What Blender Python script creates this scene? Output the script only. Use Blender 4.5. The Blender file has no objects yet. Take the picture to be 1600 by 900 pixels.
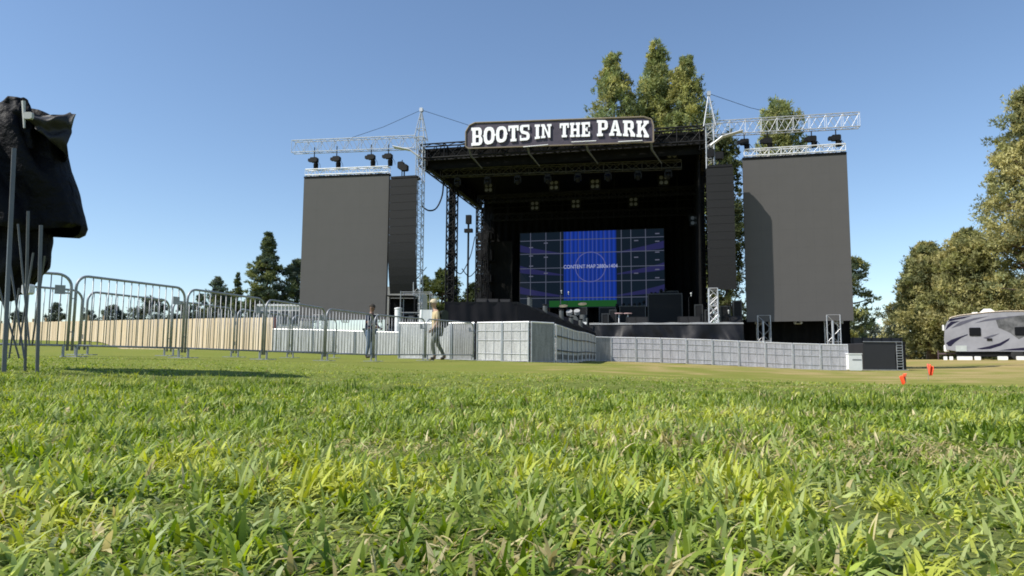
import bpy, math, random
import numpy as np
from mathutils import Vector, Matrix, noise as mnoise
random.seed(7); rng = np.random.default_rng(11)
PI = math.pi
scn = bpy.context.scene
COL = scn.collection

# ------------------------------------------------------------ camera model
FPX = 1105.0
TH = math.atan(112.0/FPX); RHO = 0.006
CAMZ = 0.25
F = Vector((0, math.cos(TH), math.sin(TH)))
R0 = Vector((1, 0, 0)); U0 = Vector((0, -math.sin(TH), math.cos(TH)))
R = R0*math.cos(RHO) + U0*math.sin(RHO)
U = U0*math.cos(RHO) - R0*math.sin(RHO)
CAM = Vector((0, 0, CAMZ))
def ray(px, py): return F + R*((px-800)/FPX) + U*((450-py)/FPX)
def P(px, py, d):
    r = ray(px, py); return CAM + r*(d/r.y)

# ------------------------------------------------------------ stage frame
SO = Vector((9.87, 35.4, 0)); SU = Vector((0.9734, -0.2290, 0)); SV = Vector((0.2290, 0.9734, 0)); SZ = Vector((0, 0, 1))
def W(u, v, z): return SO + SU*u + SV*v + SZ*z
def PV(px, py, v):
    r = ray(px, py); t = (v - (CAM-SO).dot(SV))/r.dot(SV)
    q = CAM + r*t - SO
    return q.dot(SU), q.z           # u, z
SANG = math.atan2(SU.y, SU.x)

# ------------------------------------------------------------ ground
GP = [(0,0,0),(0,3,0),(4,2,0),(-4,2,0.0),(0,5.5,0.0),(3,5,0.0),(-4.6,6.4,0.2),(-3.2,6.5,0.07),(-1.6,6.6,0.02),(-2.5,5.0,0.0),(-1,7.6,0.06),(-3,8.2,.17),(-6,9.6,0.24),(-5.2,11.3,0.21),(-4.6,13.1,0.17),(-4,15,0.14),(-3.3,16.9,0.14),
      (-1.1,21,0.22),(-7.1,11.7,0.30),(-6.6,13.6,0.32),(-6.2,15.7,0.31),(-5.6,19,0.3),(-39,57,1.41),(-17,41,0.74),(-13.2,39,0.66),(-12.6,37,0.6),
      (-5.7,35,0.41),(-3.7,23,0.29),(-1.1,22,0.27),(0.5,20.6,0.16),(1.25,21,0.13),(3.76,32,0.25),(4.6,32.6,0.2),(9,31.6,0.04),(14.3,30,-0.18),
      (16.6,32,-0.13),(33.5,50,0.48),(42,50,0.5),(28,45,0.3),(6.7,12,-0.15),(10,17,-0.12),(3,12,-0.02),(0,12,0.06),(0,16,0.12),(5,22,0.02),(20,36,-0.05),(10,38,0.05),(0,42,0.2),
      (0,100,0.6),(-80,100,2.2),(80,100,0.7),(-30,20,0.9),(-12,8,0.5),(30,20,0),(12,6,0),(0,-10,0),(-20,-20,0),(20,-20,0),(0,400,1),(300,200,1),(-300,200,2.5),(0,-400,0)]
GA = np.array(GP, float)
def ground_np(x, y):
    x = np.asarray(x, float); y = np.asarray(y, float)
    r = np.hypot(x, y)
    s = 0.7 + 0.11*r
    num = np.zeros_like(x); den = np.zeros_like(x)
    for gx, gy, gz in GP:
        d2 = (x-gx)**2 + (y-gy)**2
        w = np.exp(-np.minimum(d2/(s*s), 60.0)) + 1e-4/(1+d2/(s*s))
        num += w*gz; den += w
    return num/den
def G(x, y): return float(ground_np(np.array([x]), np.array([y]))[0])
def PG(px, d, dz=0.0):
    p = P(px, 562, d); return Vector((p.x, d, G(p.x, d)+dz))

# ------------------------------------------------------------ materials
MATS = {}
def mat(name, col, rough=0.6, metal=0.0, var=0.12, scale=3.0, bump=0.0, spec=0.5, bscale=None, stretch=None):
    if name in MATS: return MATS[name]
    m = bpy.data.materials.new(name); m.use_nodes = True
    nt = m.node_tree; n = nt.nodes; l = nt.links
    b = n['Principled BSDF']
    tc = n.new('ShaderNodeTexCoord'); nz = n.new('ShaderNodeTexNoise')
    nz.inputs['Scale'].default_value = scale; nz.inputs['Detail'].default_value = 6; nz.inputs['Roughness'].default_value = 0.65
    src = tc.outputs['Object']
    if stretch:
        mp = n.new('ShaderNodeMapping'); mp.inputs['Scale'].default_value = stretch
        l.new(src, mp.inputs['Vector']); src = mp.outputs['Vector']
    l.new(src, nz.inputs['Vector'])
    cr = n.new('ShaderNodeMapRange'); cr.inputs['From Min'].default_value = 0.3; cr.inputs['From Max'].default_value = 0.7
    cr.inputs['To Min'].default_value = 1-var; cr.inputs['To Max'].default_value = 1+var
    l.new(nz.outputs['Fac'], cr.inputs['Value'])
    vm = n.new('ShaderNodeVectorMath'); vm.operation = 'SCALE'; vm.inputs[0].default_value = col[:3]
    l.new(cr.outputs['Result'], vm.inputs['Scale']); l.new(vm.outputs['Vector'], b.inputs['Base Color'])
    rr = n.new('ShaderNodeMapRange'); rr.inputs['To Min'].default_value = max(0.03, rough-0.12); rr.inputs['To Max'].default_value = min(1, rough+0.12)
    l.new(nz.outputs['Fac'], rr.inputs['Value']); l.new(rr.outputs['Result'], b.inputs['Roughness'])
    b.inputs['Metallic'].default_value = metal
    b.inputs['Specular IOR Level'].default_value = spec
    if bump:
        bp = n.new('ShaderNodeBump'); bp.inputs['Strength'].default_value = bump; bp.inputs['Distance'].default_value = 0.02
        nb = nz
        if bscale:
            nb = n.new('ShaderNodeTexNoise'); nb.inputs['Scale'].default_value = bscale; nb.inputs['Detail'].default_value = 4
            l.new(src, nb.inputs['Vector'])
        l.new(nb.outputs['Fac'], bp.inputs['Height']); l.new(bp.outputs['Normal'], b.inputs['Normal'])
    MATS[name] = m; return m
def emis(name, col, strength):
    if name in MATS: return MATS[name]
    m = bpy.data.materials.new(name); m.use_nodes = True
    b = m.node_tree.nodes['Principled BSDF']
    b.inputs['Base Color'].default_value = (0.002, 0.002, 0.003, 1); b.inputs['Roughness'].default_value = 0.6; b.inputs['Specular IOR Level'].default_value = 0.05
    b.inputs['Emission Color'].default_value = (*col, 1); b.inputs['Emission Strength'].default_value = strength
    MATS[name] = m; return m
def leafmat(name, transl=0.35, rough=0.5, gloss=0.06):
    m = bpy.data.materials.new(name); m.use_nodes = True
    nt = m.node_tree; n = nt.nodes; l = nt.links; n.clear()
    out = n.new('ShaderNodeOutputMaterial'); at = n.new('ShaderNodeAttribute'); at.attribute_name = 'Col'
    df = n.new('ShaderNodeBsdfDiffuse'); tr = n.new('ShaderNodeBsdfTranslucent'); gl = n.new('ShaderNodeBsdfGlossy')
    gl.inputs['Roughness'].default_value = rough; gl.inputs['Color'].default_value = (0.9, 0.95, 0.9, 1)
    hs = n.new('ShaderNodeHueSaturation'); hs.inputs['Saturation'].default_value = 1.15; hs.inputs['Value'].default_value = 1.25
    l.new(at.outputs['Color'], df.inputs['Color']); l.new(at.outputs['Color'], hs.inputs['Color']); l.new(hs.outputs['Color'], tr.inputs['Color'])
    m1 = n.new('ShaderNodeMixShader'); m1.inputs[0].default_value = transl
    l.new(df.outputs[0], m1.inputs[1]); l.new(tr.outputs[0], m1.inputs[2])
    m2 = n.new('ShaderNodeMixShader')
    lw = n.new('ShaderNodeLayerWeight'); lw.inputs['Blend'].default_value = 0.25
    mr = n.new('ShaderNodeMapRange'); mr.inputs['To Min'].default_value = gloss; mr.inputs['To Max'].default_value = gloss*3
    l.new(lw.outputs['Facing'], mr.inputs['Value']); l.new(mr.outputs['Result'], m2.inputs[0])
    l.new(m1.outputs[0], m2.inputs[1]); l.new(gl.outputs[0], m2.inputs[2])
    l.new(m2.outputs[0], out.inputs['Surface'])
    MATS[name] = m; return m

M_ALU = mat('aluminium', (0.52, 0.53, 0.55), 0.45, 0.5, 0.12, 6)
M_GALV = mat('galvanised_steel', (0.30, 0.31, 0.325), 0.5, 0.5, 0.22, 9)
M_BLK = mat('black_steel', (0.011, 0.011, 0.012), 0.6, 0.0, 0.3, 4, spec=.2)
M_DRAPE = mat('black_drape', (0.008, 0.008, 0.008), 0.9, 0, 0.3, 2, 0.3, 0.06)
M_VINYL = mat('black_vinyl', (0.012, 0.012, 0.014), 0.42, 0, 0.3, 2, 0.5, 0.22)
M_CLOTH = mat('skirt_cloth', (0.022, 0.021, 0.024), 0.85, 0, 0.2, 1.2, 0.2, 0.1)
M_LED = mat('led_face', (0.108, 0.104, 0.102), 0.85, 0, 0.03, 1.2, 0, 0.06)
M_WHITE = mat('white_paint', (0.78, 0.78, 0.78), 0.45, 0, 0.08, 3)
M_PA = mat('speaker_grille', (0.013, 0.013, 0.014), 0.7, 0, 0.25, 12, 0.3, 0.3)

# ------------------------------------------------------------ mesh builder
class MB:
    def __init__(s): s.v = []; s.f = []; s.m = []
    def add(s, vs, fs, mi=0):
        o = len(s.v); s.v.extend([tuple(a) for a in vs]); s.f.extend([tuple(i+o for i in f) for f in fs]); s.m.extend([mi]*len(fs)); return s
    def box(s, c, sz, ax=None, mi=0, bev=0.0):
        c = Vector(c); X, Y, Z = ax if ax else (Vector((1,0,0)), Vector((0,1,0)), Vector((0,0,1)))
        hx, hy, hz = sz[0]/2, sz[1]/2, sz[2]/2
        if bev <= 0:
            vs = [c+X*a*hx+Y*b*hy+Z*d*hz for d in (-1,1) for b in (-1,1) for a in (-1,1)]
            return s.add(vs, [(0,2,3,1),(4,5,7,6),(0,1,5,4),(2,6,7,3),(0,4,6,2),(1,3,7,5)], mi)
        # chamfered in XZ + slight in Y
        b = min(bev, hx*.9, hz*.9)
        pr = [(-hx+b,-hz),(hx-b,-hz),(hx,-hz+b),(hx,hz-b),(hx-b,hz),(-hx+b,hz),(-hx,hz-b),(-hx,-hz+b)]
        vs = [c+X*p+Z*q+Y*y for y in (-hy,hy) for p,q in pr]; n = 8
        fs = [tuple(range(n)), tuple(range(2*n-1,n-1,-1))]+[((i+1)%n, i, n+i, n+(i+1)%n) for i in range(n)]
        return s.add(vs, fs, mi)
    def sbox(s, u0, u1, v0, v1, z0, z1, mi=0, bev=0):
        return s.box(W((u0+u1)/2, (v0+v1)/2, (z0+z1)/2), (abs(u1-u0), abs(v1-v0), abs(z1-z0)), (SU, SV, SZ), mi, bev)
    def tube(s, pts, r, n=6, mi=0, cap=True):
        pts = [Vector(p) for p in pts]; k = len(pts)
        rs = r if isinstance(r, (list, tuple)) else [r]*k
        ring = []; up = None; vs = []
        for i, p in enumerate(pts):
            d = (pts[min(i+1, k-1)]-pts[max(i-1, 0)]).normalized()
            if up is None:
                up = Vector((0,0,1)) if abs(d.z) < 0.9 else Vector((0,1,0))
            a = d.cross(up)
            if a.length < 1e-4: a = d.cross(Vector((1,0.2,0)))
            a.normalize(); b = a.cross(d).normalized(); up = b
            for j in range(n):
                t = 2*PI*j/n; vs.append(p+(a*math.cos(t)+b*math.sin(t))*rs[i])
        fs = []
        for i in range(k-1):
            for j in range(n):
                fs.append((i*n+j, i*n+(j+1)%n, (i+1)*n+(j+1)%n, (i+1)*n+j))
        if cap: fs.append(tuple(range(n-1,-1,-1))); fs.append(tuple((k-1)*n+j for j in range(n)))
        return s.add(vs, fs, mi)
    def lathe(s, c, prof, n=16, ax=None, mi=0):
        c = Vector(c); X, Y, Z = ax if ax else (Vector((1,0,0)), Vector((0,1,0)), Vector((0,0,1)))
        vs = []; k = len(prof)
        for r, z in prof:
            for j in range(n):
                t = 2*PI*j/n; vs.append(c+X*(r*math.cos(t))+Y*(r*math.sin(t))+Z*z)
        fs = [(i*n+j, i*n+(j+1)%n, (i+1)*n+(j+1)%n, (i+1)*n+j) for i in range(k-1) for j in range(n)]
        fs.append(tuple(range(n-1,-1,-1))); fs.append(tuple((k-1)*n+j for j in range(n)))
        return s.add(vs, fs, mi)
    def prism(s, pts, dvec, mi=0):
        pts = [Vector(p) for p in pts]; n = len(pts); dvec = Vector(dvec)
        vs = pts+[p+dvec for p in pts]
        return s.add(vs, [tuple(range(n)), tuple(range(2*n-1,n-1,-1))]+[((i+1)%n, i, n+i, n+(i+1)%n) for i in range(n)], mi)
    def grid(s, fn, nu, nv, mi=0):
        vs = [fn(i/nu, j/nv) for j in range(nv+1) for i in range(nu+1)]
        return s.add(vs, [(j*(nu+1)+i, j*(nu+1)+i+1, (j+1)*(nu+1)+i+1, (j+1)*(nu+1)+i) for j in range(nv) for i in range(nu)], mi)
    def build(s, name, mats, parent=None, smooth=False):
        me = bpy.data.meshes.new(name)
        vs = s.v
        if parent is not None:
            inv = parent.matrix_basis.inverted(); vs = [inv @ Vector(v) for v in vs]
            org = Vector((0,0,0))
        else:
            a = np.array(vs); lo = a.min(0); hi = a.max(0)
            org = Vector(((lo[0]+hi[0])/2, (lo[1]+hi[1])/2, lo[2])); vs = [Vector(v)-org for v in vs]
        me.from_pydata([tuple(v) for v in vs], [], s.f)
        if not isinstance(mats, (list, tuple)): mats = [mats]
        for m in mats: me.materials.append(m)
        me.polygons.foreach_set('material_index', s.m)
        if smooth: me.polygons.foreach_set('use_smooth', [True]*len(s.f))
        me.validate(); me.update()
        o = bpy.data.objects.new(name, me); COL.objects.link(o)
        if parent is not None: o.parent = parent
        else: o.location = org
        return o

def tag(o, label=None, cat=None, group=None, kind=None):
    if label: o['label'] = label
    if cat: o['category'] = cat
    if group: o['group'] = group
    if kind: o['kind'] = kind
    return o
def thing(name, label, cat, loc, rotz=0, group=None):
    o = bpy.data.objects.new(name, None); COL.objects.link(o); o.empty_display_size = 0.1
    o.matrix_basis = Matrix.Translation(Vector(loc)) @ Matrix.Rotation(rotz, 4, 'Z')
    return tag(o, label, cat, group)
ORD = ['first','second','third','fourth','fifth','sixth','seventh','eighth','ninth','tenth','eleventh','twelfth','thirteenth','fourteenth','fifteenth','sixteenth','seventeenth','eighteenth','nineteenth','twentieth']

def truss(mb, p0, p1, w, h, nb, up=SZ, rc=0.025, rd=0.013, n=5, mi=0):
    p0 = Vector(p0); p1 = Vector(p1); d = (p1-p0).normalized()
    side = d.cross(up).normalized(); up2 = side.cross(d).normalized()
    cs = [(a*w/2, b*h/2) for a, b in ((-1,-1),(1,-1),(1,1),(-1,1))]
    if w == 0: cs = [(0,-h/2),(0,h/2)]
    def q(t, c): return p0.lerp(p1, t)+side*c[0]+up2*c[1]
    for c in cs: mb.tube([q(0,c), q(1,c)], rc, n, mi)
    for k in range(len(cs)):
        a = cs[k]; b = cs[(k+1) % len(cs)]
        if len(cs) == 2 and k == 1: break
        for i in range(nb):
            t0 = i/nb; t1 = (i+1)/nb
            if i % 2: mb.tube([q(t0,a), q(t1,b)], rd, 4, mi, False)
            else: mb.tube([q(t0,b), q(t1,a)], rd, 4, mi, False)
            if i % 2 == 0: mb.tube([q(t0,a), q(t0,b)], rd, 4, mi, False)
        mb.tube([q(1,a), q(1,b)], rd, 4, mi, False)
    return mb

# ------------------------------------------------------------ ground mesh
def fast_mesh(name, V, Fc, mats, cols=None, smooth=False):
    """V (n,3), Fc (m,k) all same k"""
    me = bpy.data.meshes.new(name)
    me.vertices.add(len(V)); me.vertices.foreach_set('co', V.astype(np.float32).ravel())
    m, k = Fc.shape
    me.loops.add(m*k); me.loops.foreach_set('vertex_index', Fc.astype(np.int32).ravel())
    me.polygons.add(m); me.polygons.foreach_set('loop_start', (np.arange(m)*k).astype(np.int32))
    me.polygons.foreach_set('loop_total', np.full(m, k, np.int32))
    if smooth: me.polygons.foreach_set('use_smooth', np.ones(m, bool))
    me.update(calc_edges=True)
    if cols is not None:
        ca = me.color_attributes.new('Col', 'FLOAT_COLOR', 'POINT')
        c4 = np.ones((len(V), 4), np.float32); c4[:, :3] = cols
        ca.data.foreach_set('color', c4.ravel())
    for mt in (mats if isinstance(mats, (list, tuple)) else [mats]): me.materials.append(mt)
    o = bpy.data.objects.new(name, me); COL.objects.link(o)
    return o

def vnoise(x, y, s, seed=0):
    """cheap smooth value noise in numpy"""
    x = x/s + seed*13.7; y = y/s + seed*7.3
    xi = np.floor(x).astype(np.int64); yi = np.floor(y).astype(np.int64); fx = x-xi; fy = y-yi
    fx = fx*fx*(3-2*fx); fy = fy*fy*(3-2*fy)
    def h(a, b):
        t = np.sin(a*127.1+b*311.7+seed*3.1)*43758.5453; return t-np.floor(t)
    return (h(xi,yi)*(1-fx)+h(xi+1,yi)*fx)*(1-fy)+(h(xi,yi+1)*(1-fx)+h(xi+1,yi+1)*fx)*fy

def dryness(x, y):
    d = np.hypot(x, y)
    base = np.clip((d-5)/12, 0, 1)*np.clip(0.26+x/40.0, 0.10, 0.62)
    n = vnoise(x, y, 3.0, 1)*0.5+vnoise(x, y, 0.9, 2)*0.3+vnoise(x, y, 9.0, 3)*0.4
    near = np.clip((vnoise(x, y, 0.45, 5)-0.5)*2.6, 0, 1)*0.6*np.clip((x+0.5)/1.2, 0.2, 1)+.75*np.exp(-(((x-.75)/.7)**2+((y-2.1)/.45)**2))*vnoise(x, y, .15, 6)*1.4+.9*np.exp(-(((x-.08)/.22)**2+((y-.92)/.14)**2))*vnoise(x, y, .06, 7)*1.5
    return np.clip(base*(0.35+n*0.9)+near, 0, 1)

def build_ground():
    rings = np.concatenate([[0.0], np.geomspace(0.3, 2500, 190)]); na = 220
    ang = np.linspace(0, 2*PI, na, endpoint=False)
    Rr, A = np.meshgrid(rings[1:], ang, indexing='ij')
    x = (Rr*np.sin(A)).ravel(); y = (Rr*np.cos(A)).ravel()
    z = ground_np(x, y)+ (vnoise(x, y, 0.6, 4)-0.5)*0.02*np.clip(1-np.hypot(x,y)/12, 0, 1)
    V = np.column_stack([x, y, z]); V = np.vstack([V, [[0,0,0]]])
    nr = len(rings)-1
    i = np.arange(nr-1)[:, None]; j = np.arange(na)[None, :]
    Fq = np.stack([i*na+j, (i+1)*na+j, (i+1)*na+(j+1) % na, i*na+(j+1) % na], -1).reshape(-1, 4)
    c = len(V)-1
    dr = dryness(V[:,0], V[:,1])
    far = np.clip((np.hypot(V[:,0], V[:,1])-4.5)/5.0, 0, 1); cols = np.column_stack([dr, far, dr])
    m = bpy.data.materials.new('lawn'); m.use_nodes = True; nt = m.node_tree; n = nt.nodes; l = nt.links; b = n['Principled BSDF']
    at = n.new('ShaderNodeAttribute'); at.attribute_name = 'Col'
    sp = n.new('ShaderNodeSeparateColor'); l.new(at.outputs['Color'], sp.inputs['Color'])
    tc = n.new('ShaderNodeTexCoord')
    n1 = n.new('ShaderNodeTexNoise'); n1.inputs['Scale'].default_value = 0.55; n1.inputs['Detail'].default_value = 8; n1.inputs['Roughness'].default_value = 0.7
    n2 = n.new('ShaderNodeTexNoise'); n2.inputs['Scale'].default_value = 26; n2.inputs['Detail'].default_value = 5; n2.inputs['Roughness'].default_value = 0.8
    l.new(tc.outputs['Object'], n1.inputs['Vector']); l.new(tc.outputs['Object'], n2.inputs['Vector'])
    ad = n.new('ShaderNodeMath'); ad.operation = 'MULTIPLY_ADD'; ad.inputs[1].default_value = 0.9; 
    l.new(n1.outputs['Fac'], ad.inputs[0]); l.new(sp.outputs['Red'], ad.inputs[2])
    mr = n.new('ShaderNodeMapRange'); mr.inputs['From Min'].default_value = 0.42; mr.inputs['From Max'].default_value = 1.25
    l.new(ad.outputs[0], mr.inputs['Value'])
    cr = n.new('ShaderNodeValToRGB'); e = cr.color_ramp.elements
    e[0].position = 0; e[0].color = (0.170, 0.205, 0.036, 1); e[1].position = 1; e[1].color = (0.36, 0.28, 0.12, 1)
    k = e.new(0.45); k.color = (0.215, 0.222, 0.048, 1)
    l.new(mr.outputs['Result'], cr.inputs['Fac'])
    m2 = n.new('ShaderNodeMapRange'); m2.inputs['To Min'].default_value = 0.62; m2.inputs['To Max'].default_value = 1.3
    l.new(n2.outputs['Fac'], m2.inputs['Value'])
    vm = n.new('ShaderNodeVectorMath'); vm.operation = 'SCALE'; l.new(cr.outputs['Color'], vm.inputs[0]); l.new(m2.outputs['Result'], vm.inputs['Scale'])
    mx = n.new('ShaderNodeMix'); mx.data_type = 'RGBA'; l.new(sp.outputs['Green'], mx.inputs['Factor']); l.new(vm.outputs['Vector'], mx.inputs['B'])
    so2 = n.new('ShaderNodeValToRGB'); e2 = so2.color_ramp.elements; e2[0].position = .35; e2[0].color = (.055,.085,.016,1); e2[1].position = .8; e2[1].color = (.22,.23,.07,1); l.new(n2.outputs['Fac'], so2.inputs['Fac']); l.new(so2.outputs['Color'], mx.inputs['A'])
    l.new(mx.outputs['Result'], b.inputs['Base Color']); b.inputs['Roughness'].default_value = 0.95; b.inputs['Specular IOR Level'].default_value = 0.1
    bp = n.new('ShaderNodeBump'); bp.inputs['Strength'].default_value = 0.5; bp.inputs['Distance'].default_value = 0.03
    l.new(n2.outputs['Fac'], bp.inputs['Height']); l.new(bp.outputs['Normal'], b.inputs['Normal'])
    o = fast_mesh('ground', V[:-1], Fq, m, cols[:-1], True)
    # fill the small hole under the camera
    mb = MB(); mb.lathe((0, 0, -0.012), [(0.001, 0), (0.34, 0.0)], 24)
    tag(o, kind='structure')
    o['label'] = 'broad park lawn running back to the stage and trees'
    return o
build_ground()

# ------------------------------------------------------------ grass
def build_grass():
    groups = []
    def scatter(n, d0, d1, p, spread=0.86, marg=0.5):
        # pdf ~ d^p
        u = rng.random(n); d = (d0**(p+1)+u*(d1**(p+1)-d0**(p+1)))**(1/(p+1))
        x = (rng.random(n)*2-1)*(spread*d+marg); return x, d
    def blades(x, y, L, Wd, lean, col, seg=3, bend=1.0, base_lift=0.0):
        n = len(x); az = rng.random(n)*2*PI; face = az+rng.normal(0, 0.5, n)+PI/2
        z0 = ground_np(x, y)-0.006+base_lift
        ts = np.linspace(0, 1, seg+1)
        V = np.zeros((n, seg*2+1, 3)); C = np.zeros((n, seg*2+1, 3))
        dx = np.cos(az); dy = np.sin(az); sx = np.cos(face); sy = np.sin(face)
        for i, t in enumerate(ts):
            # curve: angle from vertical grows along the blade
            a = lean*(0.35+bend*t)
            h = L*t*np.cos(np.clip(a*0.75, 0, 1.5)); o_ = L*t*np.sin(np.clip(a*0.75, 0, 1.5))
            cx = x+dx*o_; cy = y+dy*o_; cz = z0+h
            w = Wd*(0.75+0.6*t-1.25*t*t) if i < seg else 0
            shade = 0.72+0.42*t
            if i < seg:
                V[:, 2*i] = np.column_stack([cx-sx*w/2, cy-sy*w/2, cz]); V[:, 2*i+1] = np.column_stack([cx+sx*w/2, cy+sy*w/2, cz+w*0.15])
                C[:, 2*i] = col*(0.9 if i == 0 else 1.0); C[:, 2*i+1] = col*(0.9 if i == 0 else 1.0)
            else:
                V[:, 2*i] = np.column_stack([cx, cy, cz]); C[:, 2*i] = col
        return V, C
    allV = []; allF3 = []; allC = []; off = 0
    def emit(V, C, seg):
        nonlocal off
        n, k, _ = V.shape; base = off+np.arange(n)[:, None]*k
        tris = []
        for i in range(seg-1):
            tris.append(np.stack([base[:,0]+2*i, base[:,0]+2*i+1, base[:,0]+2*i+3], -1)); tris.append(np.stack([base[:,0]+2*i, base[:,0]+2*i+3, base[:,0]+2*i+2], -1))
        tris.append(np.stack([base[:,0]+2*(seg-1), base[:,0]+2*(seg-1)+1, base[:,0]+2*seg], -1))
        allF3.append(np.concatenate(tris)); allV.append(V.reshape(-1, 3)); allC.append(C.reshape(-1, 3)); off += n*k
    PAL = np.array([[0.115,0.180,0.020],[0.210,0.285,0.032],[0.305,0.375,0.052],[0.260,0.330,0.085],[0.370,0.425,0.140],[0.43,0.46,0.070]])
    DRY = np.array([[0.50,0.43,0.20],[0.42,0.35,0.16],[0.60,0.52,0.29]])
    def colors(x, y, dfac=1.0, sat=1.0):
        n = len(x); pn = vnoise(x, y, 0.14, 8)*0.6+vnoise(x, y, 0.6, 9)*0.4; pn = .5+(pn-.5)*1.35
        idx = np.clip((pn*7.5-0.9+rng.normal(0, 1.1, n)), 0, 5).astype(int)
        c = PAL[idx]*(0.82+0.36*rng.random(n))[:, None]
        dr = rng.random(n) < (0.03+0.55*dryness(x, y))*dfac
        c[dr] = DRY[rng.integers(0, 3, dr.sum())]*(0.8+0.4*rng.random(dr.sum()))[:, None]
        return c
    # near broad leaves
    def layer(n, d0, d1, p, L0, L1, w0, w1, l0, l1, seg=3, hmask=None, dfac=1.0, marg=0.5, clump=0.5, sp=0.86):
        x, y = scatter(n, d0, d1, p, sp, marg)
        tn = vnoise(x, y, 0.16, 21)*0.6+vnoise(x, y, 0.5, 22)*0.4
        keep = rng.random(n) < np.clip(0.45+clump*(tn*2-0.4), 0.25, 1)
        x = x[keep]; y = y[keep]; tn = tn[keep]; n = len(x)
        L = (L0+(L1-L0)*rng.random(n)**1.6)*(0.6+0.8*tn)
        if hmask is not None: L = L*hmask(x, y)
        Wd = w0+(w1-w0)*rng.random(n)**1.4; lean = l0+(l1-l0)*rng.random(n)
        V, C = blades(x, y, L, Wd, lean, colors(x, y, dfac), seg); emit(V, C, seg)
    # fans of broad blades that share a root
    def fans(n, d0, d1, p, nb, L0, L1, w0, w1, seg=3, dfac=.5, clump=.6, hs=1.0):
        x, y = scatter(n, d0, d1, p)
        tn = vnoise(x, y, 0.13, 31)*.6+vnoise(x, y, 0.42, 32)*.4; tn = np.clip(.5+(tn-.5)*1.5, 0, 1)
        keep = rng.random(n) < np.clip(.15+clump*1.2*(tn*2-.35), .06, 1); x = x[keep]; y = y[keep]; tn = tn[keep]; n = len(x)
        dr = (rng.random(n) < .02+.5*dryness(x, y)*dfac)
        cb = colors(x, y, dfac)
        X = np.repeat(x, nb)+rng.normal(0, .006, n*nb); Y = np.repeat(y, nb)+rng.normal(0, .006, n*nb); T = np.repeat(tn, nb)
        Cc = np.repeat(cb, nb, axis=0)*(.78+.44*rng.random(n*nb))[:, None]
        m = n*nb; L = (L0+(L1-L0)*rng.random(m)**1.3)*(.55+.9*T)*hs; Wd = w0+(w1-w0)*rng.random(m)
        V, C = blades(X, Y, L, Wd, .25+1.95*rng.random(m)**.9, Cc, seg); emit(V, C, seg)
    fans(15500, 0.45, 2.6, .75, 7, .026, .066, .0058, .0128, 4)
    fans(17000, 2.3, 5.4, .8, 6, .028, .064, .008, .0145, 3)
    fans(9000, 4.8, 8.5, .8, 5, .018, .040, .008, .014, 2)
    # broad pale weed leaves near the lens
    for (m_, d0_, d1_) in ((420, .6, 1.5), (900, 1.4, 3.0)):
        x, y = scatter(m_, d0_, d1_, .8); tn = vnoise(x, y, .3, 41); k_ = tn > .42; x = x[k_]; y = y[k_]; nn = len(x)
        x = np.repeat(x, 4)+rng.normal(0, .008, nn*4); y = np.repeat(y, 4)+rng.normal(0, .008, nn*4); mm = nn*4
        cw = np.array([[.27,.33,.13],[.34,.39,.19],[.22,.29,.10],[.36,.40,.12]])[rng.integers(0, 4, mm)]*(.8+.4*rng.random(mm))[:, None]
        V, C = blades(x, y, .022+.026*rng.random(mm), .008+.008*rng.random(mm), .5+1.5*rng.random(mm), cw, 5); emit(V, C, 5)
    # dry thatch strands
    x, y = scatter(6000, .5, 3.2, .8); k_ = dryness(x, y)+.35*vnoise(x, y, .2, 44) > .3; x = x[k_]; y = y[k_]; nn = len(x)
    V, C = blades(x, y, .03+.05*rng.random(nn), .0025+.003*rng.random(nn), 1.5+1.0*rng.random(nn), DRY[rng.integers(0, 3, nn)]*(.8+.4*rng.random(nn))[:, None], 3, 1.0, .012); emit(V, C, 3)
    layer(90000, 0.45, 2.4, 0.75, 0.016, 0.042, 0.0035, 0.0080, 0.5, 2.2, 3, dfac=1.4, clump=.5)
    layer(26000, 0.45, 2.5, 0.7, 0.018, 0.036, 0.006, 0.0115, 0.9, 2.3, 4, dfac=0.6, clump=.4)
    layer(120000, 2.2, 5.2, 0.9, 0.018, 0.042, 0.006, 0.010, 0.5, 2.1, 3, clump=.5)
    layer(130000, 4.8, 11.0, 0.7, 0.012, 0.028, 0.008, 0.014, 0.6, 2.1, 2, dfac=1.1, clump=.4)
    layer(60000, 9.0, 26.0, 0.9, 0.010, 0.020, 0.012, 0.022, 0.9, 2.2, 2, dfac=1.1)
    # unmown tufts along the two low crests
    def tufts(pts, n, s, L0, L1):
        xs = []; ys = []
        for (px, d) in pts:
            c = P(px, 562, d); k = n
            xs.append(c.x+rng.normal(0, s, k)); ys.append(d+rng.normal(0, s*0.7, k))
        x = np.concatenate(xs); y = np.concatenate(ys); m = len(x)
        V, C = blades(x, y, L0+(L1-L0)*rng.random(m), 0.006+0.006*rng.random(m), 0.1+1.5*rng.random(m), colors(x, y, 0.2)*0.9, 3); emit(V, C, 3)
    tufts([(px+random.uniform(-18,18), random.uniform(4.6,6.3)) for px in range(-60, 560, 11)], 42, 0.075, 0.04, 0.09)
    tufts([(px+random.uniform(-14,14), random.uniform(3.7,4.5)) for px in range(1120, 1530, 12)], 46, 0.055, 0.04, 0.085)
    tufts([(random.uniform(0, 1600), random.uniform(2.0,4.5)) for _ in range(90)], 26, 0.04, 0.04, 0.08)
    V = np.concatenate(allV); C = np.concatenate(allC); Fc = np.concatenate(allF3)
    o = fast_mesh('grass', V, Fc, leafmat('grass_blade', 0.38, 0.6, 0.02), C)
    tag(o, 'short green lawn grass with broad blades and dry straw flecks', 'grass', None, 'stuff')
build_grass()

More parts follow.
